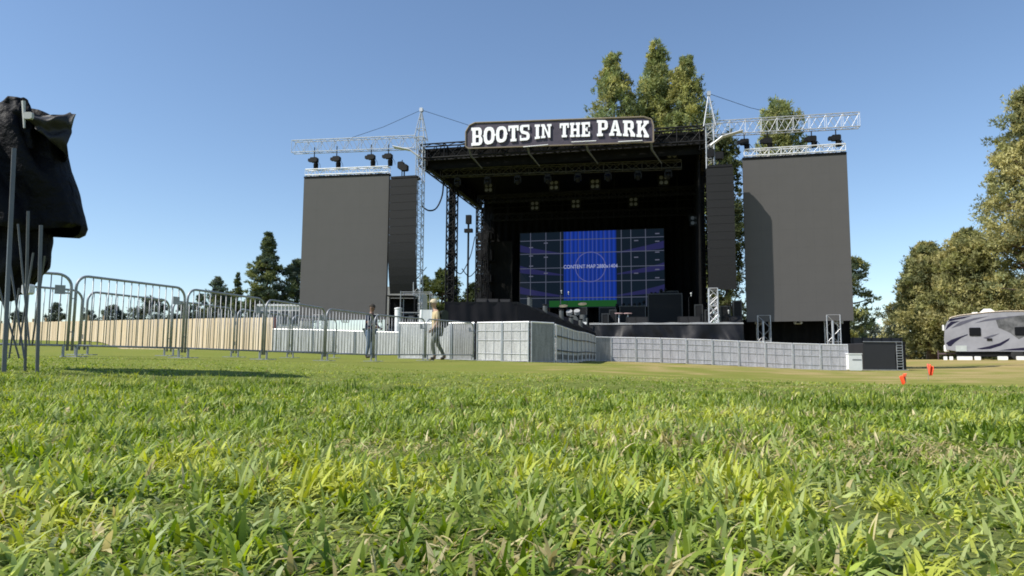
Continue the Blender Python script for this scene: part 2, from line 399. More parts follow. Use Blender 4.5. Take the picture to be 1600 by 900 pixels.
# ------------------------------------------------------------ trees
LEAF = leafmat('foliage', 0.34, 0.7, 0.01)
TRI_MUL = 1.5; TRI_SZ = 0.60
M_BARK = mat('bark', (0.13, 0.095, 0.07), 0.95, 0, 0.4, 5, 0.8)
def tree(name, label, base, H, prof, rad, pal, nclump, ntri, tri, cat='tree', group=None, seed=1, trunk_r=0.3, crown0=0.15, squash=0.7, crad=None, lean=0.0, droop=0.0, vis_trunk=True):
    """prof(t) -> 0..1 radius factor along the crown, t 0 at crown base"""
    rg = np.random.default_rng(seed); rd = random.Random(seed)
    t_ = thing(name, label, cat, base, 0, group)
    base = Vector(base); mb = MB()
    def axis(t): return base+Vector((lean*t*t*H, 0, t*H))
    npt = 9; mb.tube([axis(i/(npt-1)*0.96)+Vector((rd.uniform(-.1,.1), rd.uniform(-.1,.1), 0))*(0 if i == 0 else 1) - Vector((0,0,0.2 if i == 0 else 0)) for i in range(npt)],
            [trunk_r*(1-0.93*i/(npt-1))*(1.25 if i == 0 else 1) for i in range(npt)], 8)
    Vs = []; Cs = []
    crad = crad or rad*0.3
    for k in range(nclump):
        t = rd.random()**0.85; a = rd.random()*2*PI
        lob = mnoise.noise(Vector((math.cos(a)*1.6, math.sin(a)*1.6, t*7+seed*3.1)))
        rr = rad*prof(t)*(0.86+0.55*lob)
        q = rd.random()**0.40
        ax = axis(crown0+(1-crown0)*t)
        c = ax+Vector((math.cos(a)*rr*q, math.sin(a)*rr*q, -droop*rr*q+rd.uniform(-.02,.02)*H))
        cr = crad*(0.45+0.7*rd.random())*(0.40+0.60*prof(t))
        if q > 0.7 and rd.random() < 0.5:
            st = axis(max(0.05, (crown0+(1-crown0)*t)-0.08*rd.random()))
            mb.tube([st, st.lerp(c, .5)+Vector((0,0,-.03*rr)), c], [trunk_r*0.28*(1-t*.6), trunk_r*0.18, 0.02], 5)
        col = np.array(pal[rd.randrange(len(pal))])*rd.uniform(0.7, 1.35)
        # a clump is a spray of smaller tufts that point up and out
        nt_ = 7
        for w_ in range(nt_):
            dv = Vector((rd.gauss(0,1)+math.cos(a)*.5, rd.gauss(0,1)+math.sin(a)*.5, rd.gauss(.35,.9))); dv.normalize()
            tc_ = c+Vector((dv.x*cr, dv.y*cr, dv.z*cr*squash))*rd.uniform(.35,1.0)
            if q > .85 and rd.random() < .3: continue
            n = max(4, int(ntri*TRI_MUL/nt_*(0.6+0.8*rd.random()))); tr_ = cr*rd.uniform(.28,.5)
            d = rg.normal(size=(n, 3)); d /= np.linalg.norm(d, axis=1)[:, None]
            p = d*(rg.random(n)**0.6)[:, None]*tr_*np.array([1, 1, .8*squash+.2])+np.array(tc_)
            e1 = d*.7+rg.normal(size=(n, 3))*.5+np.array([0,0,.4]); e1 /= np.linalg.norm(e1, axis=1)[:, None]
            e2 = np.cross(e1, rg.normal(size=(n, 3))); e2 /= np.linalg.norm(e2, axis=1)[:, None]
            s = tri*TRI_SZ*(0.6+0.8*rg.random(n))[:, None]
            tv = np.stack([p-e1*s*0.5-e2*s*.28, p-e1*s*.5+e2*s*.28, p+e1*s*0.9], 1)
            cc = col[None, :]*(0.85+0.3*rg.random((n, 1)))
            Vs.append(tv.reshape(-1, 3)); Cs.append(np.repeat(cc, 3, axis=0))
    V = np.concatenate(Vs)-np.array(base)[None, :]; C = np.concatenate(Cs)
    o = fast_mesh('crown', V, np.arange(len(V)).reshape(-1, 3), LEAF, C); o.parent = t_
    mb.build('trunk', M_BARK, t_, True)
    return t_
OLIVE = [(0.31,0.32,0.12),(0.25,0.285,0.12),(0.36,0.35,0.13),(0.19,0.23,0.11),(0.26,0.295,0.11)]
OLIVE_W = [(0.35,0.325,0.14),(0.29,0.29,0.13),(0.40,0.365,0.16),(0.18,0.195,0.09),(0.26,0.26,0.10)]
DEODAR = [(0.105,0.135,0.075),(0.14,0.165,0.075),(0.18,0.195,0.075),(0.085,0.115,0.085)]
GREYG = [(0.12,0.14,0.115),(0.15,0.17,0.12),(0.10,0.12,0.10)]
def cone(t): return max(0.06, (1-t)**0.75*min(1, 0.5+t*4))
def ovl(t): return max(0.08, math.sin(PI*min(1, 0.12+0.88*t))**0.6)
def pinep(t): return max(0.1, (1-t)**0.5*min(1, 0.55+t*2.5))
def tr(name, label, px, d, ytop, halfpx, prof, pal, nclump, ntri, tri, **k):
    g = PG(px, d, -0.05); zt = P(px, ytop, d).z
    sc = FPX/d
    return tree(name, label, g, zt-g.z, prof, halfpx/sc, pal, nclump, ntri, tri, **k)
def colp(t): return max(0.12, (1-t)**0.42*min(1, 0.7+t*2))
def tab(y0, y1, rows):
    # half widths read off the photograph per height -> profile over the crown
    ys = [(y0-r[0])/(y0-y1) for r in rows][::-1]; hw = [r[1] for r in rows][::-1]; mx = max(hw)
    return lambda t: max(.05, float(np.interp(.1+.9*t, ys, [h/mx for h in hw])))
P1 = tab(562, 76, [(76,4),(92,10),(104,12),(118,22),(150,40),(185,46),(300,48),(540,40)])
P2 = tab(562, 58, [(58,5),(68,12),(82,11),(92,9),(104,26),(140,33),(200,38),(540,36)])
P3 = tab(562, 80, [(80,4),(95,10),(105,9),(122,20),(150,34),(200,46),(540,44)])
P4 = tab(562, 153, [(153,6),(162,20),(180,30),(215,36),(300,42),(540,40)])
P5 = tab(550, 366, [(366,3),(380,8),(394,8),(398,17),(415,24),(440,31),(470,38),(550,34)])
CG = 'tall trees behind the stage roof'
tr('pine_tree', 'tall olive green tree behind the sign, leftmost peak above the stage roof', 962, 62, 92, 42, P1, OLIVE, 330, 130, 0.34, group=CG, seed=3, trunk_r=.4, crad=1.35, crown0=.1, squash=1.2)
tr('pine_tree', 'tallest olive green tree above the stage roof, narrow top behind the sign', 1032, 63, 74, 34, P2, OLIVE, 330, 130, 0.34, group=CG, seed=5, trunk_r=.4, crad=1.3, crown0=.1, squash=1.2)
tr('pine_tree', 'tall olive green tree beside the right lattice peak above the stage roof', 1080, 61, 96, 40, P3, OLIVE, 330, 130, 0.34, group=CG, seed=9, trunk_r=.4, crad=1.35, crown0=.1, squash=1.3)
tr('pine_tree', 'dark green tree showing between the stage and the right speaker stack', 1142, 60, 214, 38, colp, [(0.06,0.075,0.03),(0.08,0.095,0.035),(0.10,0.11,0.04)], 170, 120, 0.34, group=CG, seed=12, trunk_r=.35, crad=1.3, crown0=.05, squash=1.1)
tr('pine_tree', 'rounded olive tree rising behind the truss over the right screen', 1232, 62, 166, 36, P4, OLIVE, 260, 130, 0.34, group=CG, seed=14, trunk_r=.4, crad=1.3, crown0=.1, squash=1.3)
tr('pine_tree', 'ragged olive tree peeping out past the right edge of the right screen', 1322, 58, 392, 42, ovl, OLIVE+DEODAR, 150, 90, 0.34, group=CG, seed=18, trunk_r=.35, crad=1.1, crown0=.06)
RG_ = 'big pines on the right above the camper'
tr('pine_tree', 'very tall shaggy pine right of the camper, cut by the photo edge', 1648, 56, 140, 118, pinep, OLIVE_W, 480, 130, 0.34, group=RG_, seed=21, trunk_r=.55, crad=2.0, crown0=.14, squash=.75)
tr('pine_tree', 'broad olive brown pine directly behind the front of the camper', 1522, 60, 366, 74, pinep, OLIVE_W, 330, 130, 0.34, group=RG_, seed=23, trunk_r=.45, crad=1.6, crown0=.1, squash=.8)
tr('pine_tree', 'outermost olive brown pine between the camper and the open sky', 1456, 64, 384, 56, pinep, OLIVE_W, 300, 130, 0.34, group=RG_, seed=25, trunk_r=.45, crad=1.5, crown0=.12, squash=.8)
tr('pine_tree', 'low branching pine behind the black equipment box', 1420, 72, 470, 40, ovl, OLIVE_W+GREYG, 130, 90, 0.34, group=RG_, seed=27, trunk_r=.3, crad=1.3, crown0=.05)
tr('pine_tree', 'dark filling pine low behind the camper roof', 1580, 68, 440, 80, ovl, OLIVE_W, 240, 110, 0.36, group=RG_, seed=29, trunk_r=.4, crad=1.8, crown0=.05)
LG = 'conifers left of the left screen'
tr('conifer_tree', 'tall dark conifer with pointed tip left of the left screen', 412, 82, 368, 38, P5, DEODAR, 300, 90, 0.38, group=LG, seed=31, trunk_r=.35, crad=1.0, crown0=.05, squash=.55, droop=.15)
tr('conifer_tree', 'dark bushy tree touching the edge of the left screen', 460, 84, 408, 30, ovl, DEODAR+GREYG, 160, 90, 0.38, group=LG, seed=33, trunk_r=.3, crad=1.2, crown0=.05)
tr('conifer_tree', 'narrow small conifer between the tall conifer and a round tree', 366, 90, 427, 13, cone, DEODAR, 90, 70, 0.36, group=LG, seed=35, trunk_r=.2, crad=.8, crown0=.05, squash=.6)
tr('conifer_tree', 'small grey green tree with a stub tip beyond the third barrier', 335, 92, 436, 20, ovl, GREYG+DEODAR, 100, 80, 0.36, group=LG, seed=37, trunk_r=.2, crad=1.1, crown0=.05)
BG_ = 'far trees beyond the wood fence'
for i, (px, yt, hw, lb) in enumerate([(82, 474, 14, 'small dark round tree beyond the fence next to the folded canopy'), (133, 486, 14, 'tiny low tree behind the first barrier joint'), (172, 478, 24, 'grey green round tree seen through the second barrier, left half'),
        (232, 467, 36, 'widest grey green round tree seen through the second barrier'), (283, 476, 18, 'low grey tree behind the joint of second and third barriers'), (22, 488, 18, 'far grey tree seen between the canopy legs'), 
        (310, 462, 20, 'dark olive tree seen through the start of the third barrier'), (352, 458, 26, 'dark olive tree seen through the middle of the third barrier'), (396, 466, 26, 'dark olive shrubby tree below the tall conifer'), (440, 466, 24, 'dark olive shrubby tree beside the left screen foot')]):
    tr('round_tree', lb, px, 105+i*2, yt, hw, ovl, GREYG if i < 6 else GREYG+DEODAR, 90, 60, 0.5, group=BG_, seed=50+i, trunk_r=.2, crad=hw/FPX*105*0.42, crown0=.02)
MG = 'trees seen between the left tower and stage'
tr('leafy_tree', 'yellow green tree seen between left tower and stage columns', 690, 74, 424, 34, ovl, [(0.13,0.14,0.04),(0.10,0.12,0.04),(0.08,0.10,0.04)], 140, 90, 0.34, group=MG, seed=71, trunk_r=.25, crad=1.2, crown0=.05)
tr('leafy_tree', 'dark small tree just beside the left lattice tower foot', 662, 76, 432, 14, cone, DEODAR, 90, 80, 0.34, group=MG, seed=73, trunk_r=.2, crad=.8, crown0=.05)
tr('leafy_tree', 'low dark green tree behind the stage column', 738, 78, 446, 26, ovl, [(0.07,0.085,0.035),(0.05,0.065,0.03)], 110, 90, 0.34, group=MG, seed=75, trunk_r=.2, crad=1.1, crown0=.03)
tr('leafy_tree', 'hazy grey green tree far off between right screen and pines', 1362, 130, 505, 26, ovl, [(0.10,0.12,0.10),(0.12,0.14,0.12)], 90, 60, 0.5, group='far trees to the right', seed=77, trunk_r=.2, crad=1.7, crown0=.02)
tr('leafy_tree', 'hazy dark green treetop just past the right screen', 1336, 128, 512, 18, ovl, [(0.07,0.09,0.07),(0.09,0.11,0.08)], 80, 60, 0.5, group='far trees to the right', seed=79, trunk_r=.2, crad=1.4, crown0=.02)

for i, (px, hw, yt, lb) in enumerate([(1352, 30, 536, 'added dark shrub filling sky gaps behind the white box and trailer'), (1415, 34, 530, 'added dark shrub filling sky gaps behind the black container'), (1470, 36, 528, 'added dark shrub filling sky gaps behind the camper hitch'),
        (1535, 40, 530, 'added dark shrub filling sky gaps behind the front half of the camper'), (1605, 44, 528, 'added dark shrub filling sky gaps behind the rear half of the camper')]):
    tr('shrub', lb, px, 86, yt, hw, ovl, [(.09,.10,.05),(.12,.12,.06),(.07,.08,.045)], 110, 80, 0.4, cat='shrub', group='low shrubs beneath the pines', seed=90+i, trunk_r=.12, crad=1.0, crown0=.0, squash=.8)  # shrubs added to close bright sky gaps and darken the ground line under the pines
# ------------------------------------------------------------ wooden fence
def wood_fence():
    m = bpy.data.materials.new('fence_wood'); m.use_nodes = True; nt = m.node_tree; n = nt.nodes; l = nt.links; b = n['Principled BSDF']
    at = n.new('ShaderNodeAttribute'); at.attribute_name = 'Col'
    nz = n.new('ShaderNodeTexNoise'); nz.inputs['Scale'].default_value = 4; mp = n.new('ShaderNodeMapping'); mp.inputs['Scale'].default_value = (6, 6, 0.4)
    tc = n.new('ShaderNodeTexCoord'); l.new(tc.outputs['Object'], mp.inputs['Vector']); l.new(mp.outputs['Vector'], nz.inputs['Vector'])
    mr = n.new('ShaderNodeMapRange'); mr.inputs['To Min'].default_value = 0.75; mr.inputs['To Max'].default_value = 1.2; l.new(nz.outputs['Fac'], mr.inputs['Value'])
    vm = n.new('ShaderNodeVectorMath'); vm.operation = 'SCALE'; l.new(at.outputs['Color'], vm.inputs[0]); l.new(mr.outputs['Result'], vm.inputs['Scale'])
    l.new(vm.outputs['Vector'], b.inputs['Base Color']); b.inputs['Roughness'].default_value = 0.85
    pts = [(-120, 72), (45, 57), (340, 41.5), (424, 38.8)]
    ps = [PG(px, d) for px, d in pts]
    tops = {0: 1.8, 1: 1.6, 2: 1.85, 3: 1.8}
    root = thing('wooden_fence', 'long pale tan plank fence across the field behind the barriers', 'fence', ps[1])
    mb = MB(); cols = []; rail = MB(); post = MB()
    for s in range(3):
        a, c = ps[s], ps[s+1]; L = (c-a).length; d = (c-a).normalized(); nrm = Vector((-d.y, d.x, 0)).normalized()
        k = int(L/0.2)
        for i in range(k):
            t = (i+.5)/k; p = a.lerp(c, t); gz_ = G(p.x, p.y); zt_ = (a.z+tops[s])*(1-t)+(c.z+tops[s+1])*t; p.z = gz_; h = zt_-gz_+random.uniform(-.012,.012)
            g = random.choice([(0.62,0.49,0.33),(0.58,0.46,0.31),(0.68,0.55,0.39),(0.53,0.42,0.29),(0.66,0.54,0.40)])
            dd = Vector((d.x, d.y, 0)).normalized()
            mb.box(p+Vector((0,0,h/2+.03))+nrm*random.uniform(-.008,.008), (L/k-.012, .02, h), (dd, nrm, SZ)); cols += [g]*8
        for zz in (0.4, 1.45): rail.tube([a+Vector((0,0,zz))+nrm*.06, c+Vector((0,0,zz))+nrm*.06], .04, 4)
        for i in range(int(L/2.4)+1):
            p = a.lerp(c, min(1, i*2.4/L)); p.z = G(p.x, p.y); post = MB(); post.box(p+nrm*.1+Vector((0,0,.95)), (.1,.1,1.9), None); post.build('fence_post', mat('fence_rail', (0.4,0.28,0.17), .9), root)
    o = mb.build('plank_panel', m, root)
    ca = o.data.color_attributes.new('Col', 'FLOAT_COLOR', 'POINT')
    for i, g in enumerate(cols): ca.data[i].color = (*g, 1)
    rail.build('rail', mat('fence_rail', (0.4,0.28,0.17), .9), root)
    e = MB(); p = ps[3]+Vector((.1,0,0)); e.box(p+Vector((0,0,.9)), (.16,.16,1.85), None, 0, .02); e.build('end_post', mat('red_brown_post', (0.16,0.06,0.06), .8), root)
wood_fence()

# ------------------------------------------------------------ white trailer building behind
def office_trailer():
    a = PG(400, 46); b_ = PG(470, 46)
    zt = P(440, 478, 46).z; z0 = a.z
    root = thing('office_trailer', 'low white site trailer with dark windows behind the barricade', 'trailer', ((a.x+b_.x)/2, 46, z0))
    w = b_.x-a.x; cx = (a.x+b_.x)/2
    mb = MB(); mb.box((cx, 47.2, (z0+.45+zt)/2), (w, 2.4, zt-z0-.45), None, 0, .06); mb.build('body', mat('trailer_white', (0.62,0.60,0.57), .5), root)
    r = MB(); r.box((cx, 47.2, zt+.05), (w+.14, 2.55, .12), None, 0, .03); r.build('roof', M_WHITE, root)
    for i in range(4):
        x = a.x+.35+i*.68
        f = MB(); f.box((x, 45.985, zt-.75), (.5, .06, .85)); fo = f.build('window', mat('dark_glass', (.03,.035,.04), .15), root)
        s = MB()
        for zz in (-.42,.42): s.box((x, 45.95, zt-.75+zz), (.56,.03,.04))
        for xx in (-.27,.27): s.box((x+xx, 45.95, zt-.75), (.04,.03,.8))
        s.build('frame', M_WHITE, fo)
    for xx in (-.7,.7):
        wl = MB(); wl.lathe((cx+xx, 46.0, z0+.33), [(.2,0),(.33,.02),(.33,.2),(.2,.22)], 16, (Vector((1,0,0)), SZ, Vector((0,1,0)))); wl.build('wheel', mat('tyre', (.02,.02,.02), .85), root)
office_trailer()

# ------------------------------------------------------------ crowd control barriers
def round_frame(A, B, h0, h1, r, rad=.17):
    L = (B-A).length; d = (B-A)/L; pts = [A+Vector((0,0,h0)), A+Vector((0,0,h1-rad))]
    for i in range(1, 6):
        t = i/6*PI/2; pts.append(A+d*(rad*(1-math.cos(t)))+Vector((0,0,h1-rad+rad*math.sin(t))))
    pts.append(A+d*rad+Vector((0,0,h1))); pts.append(A+d*(L-rad)+Vector((0,0,h1)))
    for i in range(1, 6):
        t = i/6*PI/2; pts.append(A+d*(L-rad+rad*math.sin(t))+Vector((0,0,h1-rad+rad*math.cos(t))))
    pts.append(B+Vector((0,0,h1-rad))); pts.append(B+Vector((0,0,h0)))
    return pts
def barrier(A, B, H, label, group, plate=True, sheet=False):
    L = (B-A).length; d = (B-A)/L; dn = Vector((-d.y, d.x, 0)).normalized(); dh = Vector((d.x, d.y, 0)).normalized()
    A2 = A+d*.03; B2 = B-d*.03; L2 = (B2-A2).length
    root = thing('crowd_barrier', label, 'barrier', (A+B)/2, 0, group)
    fr = MB(); fr.tube(round_frame(A2, B2, .10, H, .019), .019, 8)
    fr.tube([A2+Vector((0,0,.17)), B2+Vector((0,0,.17))], .017, 6)
    fr.build('frame', M_GALV, root, True)
    br = MB(); nb = int(L2/.115)
    for i in range(1, nb):
        t = i/nb; p = A2.lerp(B2, t); e = min(t, 1-t)*L2; hh = H if e > .17 else H-.17+math.sqrt(max(0, .17**2-(.17-e)**2))
        br.tube([p+Vector((0,0,.17)), p+Vector((0,0,hh-.01))], .0075, 5)
    br.build('bars', M_GALV, root, True)
    for t in (0.035, .965):
        ft = MB(); p = A2.lerp(B2, t); z = G(p.x, p.y)
        ft.tube([Vector((p.x,p.y,p.z+.18)), Vector((p.x, p.y, z+.03))], .02, 6)
        ft.box(Vector((p.x, p.y, z+.022)), (.045,.40,.014), (dh, dn, SZ)); ft.build('foot', M_GALV, root)
    if plate:
        pl = MB(); p = A2.lerp(B2, .9)
        pl.box(p+Vector((0,0,H-.21))-dn*.022, (.12,.012,.12), (dh, dn, SZ)); pl.tube([p+Vector((0,0,H-.25)), B2+Vector((0,0,H-.25))], .012, 5)
        pl.build('plate', M_GALV, root)
    hk = MB(); 
    for zz in (.35, .8): hk.tube([B2+Vector((0,0,zz)), B2+dh*.05+Vector((0,0,zz)), B2+dh*.05+Vector((0,0,zz-.07))], .009, 5)
    hk.build('hook', M_GALV, root)
    return root
BG1 = 'galvanised crowd barriers in the front row'
row = [(-95, 8.7, 420-0), (108, 9.5), (286, 11.25), (411, 13.0), (507, 15.0), (583, 16.8), (664, 18.9), (740, 21.0)]
labs = ['crowd barrier partly behind the folded canopy legs', 'largest fully visible crowd barrier right of the canopy', 'third crowd barrier from the canopy, against the tan fence', 'crowd barrier in front of the white trailer', 'crowd barrier just left of the man in dark shirt',
        'crowd barrier in front of the man in dark shirt', 'last front row barrier, in front of the man in beige']
for i in range(7):
    a = PG(row[i][0], row[i][1]); b_ = PG(row[i+1][0], row[i+1][1])
    barrier(a, b_, 1.12, labs[i], BG1)
row2 = [(-70, 10.2), (125, 11.8), (262, 13.6), (365, 15.7), (452, 17.8), (525, 19.6)]
labs2 = ['rear row barrier seen behind the canopy legs', 'rear row barrier whose arch shows inside the second front barrier', 'rear row barrier overlapping the third front barrier', 'rear row barrier in front of the dark fence end post', 'last rear row barrier near the man in dark shirt']
for i in range(5):
    a = PG(row2[i][0], row2[i][1]); b_ = PG(row2[i+1][0], row2[i+1][1])
    barrier(a+(b_-a)*.02, b_, 1.08, labs2[i], 'galvanised crowd barriers in the rear row', False)

# ------------------------------------------------------------ sheet barricade
def barmat(name, base, sc=28):
    m = bpy.data.materials.new(name); m.use_nodes = True; nt = m.node_tree; n = nt.nodes; l = nt.links; b = n['Principled BSDF']
    tc = n.new('ShaderNodeTexCoord'); nz = n.new('ShaderNodeTexNoise'); mp = n.new('ShaderNodeMapping'); mp.inputs['Scale'].default_value = (7, 7, .8)
    l.new(tc.outputs['Object'], mp.inputs['Vector']); l.new(mp.outputs['Vector'], nz.inputs['Vector']); nz.inputs['Scale'].default_value = 1.6; nz.inputs['Detail'].default_value = 5
    vo = n.new('ShaderNodeTexVoronoi'); vo.inputs['Scale'].default_value = sc; l.new(tc.outputs['Object'], vo.inputs['Vector'])
    mr = n.new('ShaderNodeMapRange'); mr.inputs['From Min'].default_value = .3; mr.inputs['From Max'].default_value = .7; mr.inputs['To Min'].default_value = .72; mr.inputs['To Max'].default_value = 1.15
    l.new(nz.outputs['Fac'], mr.inputs['Value'])
    m3 = n.new('ShaderNodeMapRange'); m3.inputs['To Min'].default_value = .6; m3.inputs['To Max'].default_value = 1.1; m3.inputs['From Max'].default_value = .5; l.new(vo.outputs['Distance'], m3.inputs['Value'])
    mu = n.new('ShaderNodeMath'); mu.operation = 'MULTIPLY'; l.new(mr.outputs['Result'], mu.inputs[0]); l.new(m3.outputs['Result'], mu.inputs[1])
    vm = n.new('ShaderNodeVectorMath'); vm.operation = 'SCALE'; vm.inputs[0].default_value = base; l.new(mu.outputs[0], vm.inputs['Scale'])
    l.new(vm.outputs['Vector'], b.inputs['Base Color']); b.inputs['Roughness'].default_value = .55; b.inputs['Metallic'].default_value = .25
    MATS[name] = m; return m
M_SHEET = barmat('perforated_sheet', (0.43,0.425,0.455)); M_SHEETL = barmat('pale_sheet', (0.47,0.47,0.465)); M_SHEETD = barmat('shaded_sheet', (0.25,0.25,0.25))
M_RAILW = mat('bright_rail', (0.75,0.75,0.76), .4, .2)
def barricade(A, B, H, label, group, sheet, style='rib'):
    L = (B-A).length; d = (B-A)/L; dh = Vector((d.x, d.y, 0)).normalized(); dn = Vector((-dh.y, dh.x, 0))
    if dn.dot(Vector((0,1,0))) < 0 and abs(dn.y) > .2: dn = -dn
    if dn.dot((A+B)/2-CAM) < 0: dn = -dn          # dn points away from the camera
    root = thing('barricade_panel', label, 'barricade', (A+B)/2, 0, group)
    def M_(t, h, o=0.0): p = A.lerp(B, t); return Vector((p.x, p.y, p.z+h))+dn*o
    e = .012/L
    s = MB(); s.add([M_(e,.03), M_(1-e,.03), M_(1-e,H), M_(e,H), M_(e,.03,.012), M_(1-e,.03,.012), M_(1-e,H,.012), M_(e,H,.012)],
          [(0,1,2,3),(7,6,5,4),(0,4,5,1),(3,2,6,7),(0,3,7,4),(1,5,6,2)]); s.build('sheet', sheet, root)
    t = MB(); t.tube([M_(e,H+.02,.005), M_(1-e,H+.02,.005)], .024, 6); t.build('top_rail', M_RAILW, root)
    f = MB()
    for tt in (.02, .98): f.tube([M_(tt,0,-.02), M_(tt,H,-.02)], .02, 5)
    f.tube([M_(.02,H*.5,.03), M_(.98,H*.5,.03)], .015, 4)
    for tt in (.02,.98): f.tube([M_(tt,H*.5,.03), M_(tt,H*.5,-.02)], .015, 4)
    if style == 'rib':
        for tt in (.35, .67): f.tube([M_(tt,0.03,-.012), M_(tt,H,-.012)], .007, 4)
        for hh in (.2, .55, .8): f.tube([M_(.02,H*hh,-.016), M_(.98,H*hh,-.016)], .008, 4)
    f.build('frame', M_ALU, root)
    b = MB(); c = M_(.5, .02, .5); b.box(c, (L-.04, 1.05, .02), (dh, dn, SZ)); b.build('floor_plate', M_SHEET, root)
    k = MB()
    for tt in (.04, .96): k.tube([M_(tt, H*.85, .03), M_(tt, .04, .95)], .02, 5)
    k.build('brace', M_GALV, root)
    if style == 'slot':
        q = MB()
        for i in range(4):
            tt = .14+i*.24; q.add([M_(tt-.07,.1,-.006), M_(tt+.07,.1,-.006), M_(tt+.07,.26,-.006), M_(tt-.07,.26,-.006)], [(0,1,2,3)])
        q.build('slot', M_BLK, root)
        w = MB()
        for hh in (.33, .72): w.tube([M_(.02,H*hh,-.03), M_(.98,H*hh,-.03)], .022, 5)
        w.build('dark_rail', mat('dark_rail', (.1,.1,.1), .6), root)
def run(pa, pb, n, H, labf, group, sheet, style='rib', i0=0):
    a = PG(*pa); b_ = PG(*pb)
    for i in range(n):
        p = a.lerp(b_, i/n); q = a.lerp(b_, (i+1)/n); p.z = G(p.x, p.y); q.z = G(q.x, q.y)
        barricade(p, q, H, labf(i), group, sheet, style)
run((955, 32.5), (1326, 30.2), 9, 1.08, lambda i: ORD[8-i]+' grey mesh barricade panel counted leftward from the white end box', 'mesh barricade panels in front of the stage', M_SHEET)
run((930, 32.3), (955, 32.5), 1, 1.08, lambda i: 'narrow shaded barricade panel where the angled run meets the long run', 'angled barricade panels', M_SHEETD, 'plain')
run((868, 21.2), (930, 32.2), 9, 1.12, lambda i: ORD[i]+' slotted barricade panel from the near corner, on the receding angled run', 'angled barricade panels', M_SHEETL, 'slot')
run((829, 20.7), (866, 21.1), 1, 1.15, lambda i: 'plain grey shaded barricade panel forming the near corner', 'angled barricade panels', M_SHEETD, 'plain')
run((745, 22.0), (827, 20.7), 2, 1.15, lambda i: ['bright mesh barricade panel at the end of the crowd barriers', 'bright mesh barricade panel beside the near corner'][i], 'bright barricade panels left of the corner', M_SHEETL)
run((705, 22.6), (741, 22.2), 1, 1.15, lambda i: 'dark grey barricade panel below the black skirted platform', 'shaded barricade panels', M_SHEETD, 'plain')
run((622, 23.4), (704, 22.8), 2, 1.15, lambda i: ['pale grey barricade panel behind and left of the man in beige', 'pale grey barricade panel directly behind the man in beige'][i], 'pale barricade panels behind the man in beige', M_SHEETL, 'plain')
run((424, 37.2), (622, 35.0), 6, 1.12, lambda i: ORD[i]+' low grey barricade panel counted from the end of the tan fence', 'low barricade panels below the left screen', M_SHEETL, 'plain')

# white end box
g = PG(1336.5, 30); 
root = thing('white_box', 'white box with a faint printed line at the end of the barricade', 'box', g)
mb = MB(); mb.box(g+Vector((0,.3,.36)), (.57,.6,.68), None, 0, .04); mb.build('body', M_WHITE, root)
mb = MB(); mb.box(g+Vector((0,.3,.72)), (.6,.63,.045), None, 0, .012); mb.build('lid', M_WHITE, root)
mb = MB()
for k in range(7): mb.box(g+Vector((-.1+k*.055,-.004,.47)), (.035,.006,.055))
mb.build('lettering', mat('ink', (.12,.12,.14), .6), root)

# ------------------------------------------------------------ stage
def sthing(name, label, cat, u, v, z, group=None): return thing(name, label, cat, W(u, v, z), SANG, group)
UL, UR = -15.4, 0.0; ZT = 12.25; ZD = 2.05
stage = sthing('stage', 'large black covered outdoor concert stage under its flat roof', 'stage', -7.7, 6, .1)
mb = MB(); mb.sbox(UL+.2, UR-.2, .2, 12, ZD-.25, ZD); mb.build('deck', M_BLK, stage)
u0, _ = PV(921, 505, -1.2); u1, _ = PV(1161, 503, -1.2)
mb = MB(); mb.sbox(u0, u1, -1.2, .19, ZD-.25, ZD); mb.build('apron', M_BLK, stage)
mb = MB(); mb.sbox(u0-.0, u1+.02, -1.24, -1.203, ZD-.03, ZD+.03); 
mb.tube([W(u0+(u1-u0)*t, -1.23, ZD+.03+.014*math.sin(t*37)) for t in np.linspace(0,1,40)], .018, 6); mb.build('edge_trim', mat('edge_grey', (.42,.42,.42), .6), stage)
def skirtf(a, b):
    u = u0+(u1-u0)*a; z = .05+(ZD-.08-.05)*b
    w = .16*math.sin(u*2.6+1.5*math.sin(u*1.3)+(1-b)*2.6)+.07*abs(math.sin(u*5.3+b*4))+.10*mnoise.noise(Vector((u*2.2+b*1.5, b*3.2, 0)))
    sag = .10*abs(math.sin(u*1.05))*(1-abs(2*b-1))
    return W(u+(1-b)*.45*math.sin(u*2.0), -1.3-(1-b)*.16+w*(.45+.55*(1-b))-sag-.10*max(0, math.sin(u*1.9+b*2.5))**8, z)
mb = MB(); mb.grid(skirtf, 160, 14); mb.build('skirt', M_VINYL, stage, True)
# black wrap further right, under the right screen
u2, _ = PV(1162, 503, -.2); u3, _ = PV(1330, 503, .8)
mb = MB(); mb.grid(lambda a, b: W(u2+(u3-u2)*a, 1.1+.05*math.sin(a*60), .0+(ZD+.3)*b), 90, 2); mb.build('side_skirt', M_DRAPE, stage, True)
# roof
mb = MB(); mb.sbox(UL, UR, .5, 12.3, ZT-.35, ZT-.05); mb.build('roof', M_DRAPE, stage)
mb = MB()
truss(mb, W(UL,.0,ZT-.42), W(UR,.0,ZT-.42), .5, .8, 22, SZ, .045, .025)
mb.build('front_truss', M_BLK, stage)
mb = MB(); mb.sbox(UL+.1, UR-.1, .45, .49, ZT-1.3, ZT-.1)
mb.grid(lambda a, b: W(UL+.15+(UR-UL-.3)*a, .30+.10*b+.02*math.sin(a*90), ZT-.86+.06*math.sin(a*16*PI)**2*(1-b)+.72*b), 120, 3)
mb.build('valance', M_DRAPE, stage)
for uu in (UL, UR):
    mb = MB(); truss(mb, W(uu,.2,ZT-.65), W(uu,12.3,ZT-.65), .5, .9, 16, SZ, .05, .03); mb.sbox(uu-.1, uu+.1, .3, 12.3, ZT-1.12, ZT-.1); mb.build('side_truss', M_BLK, stage)
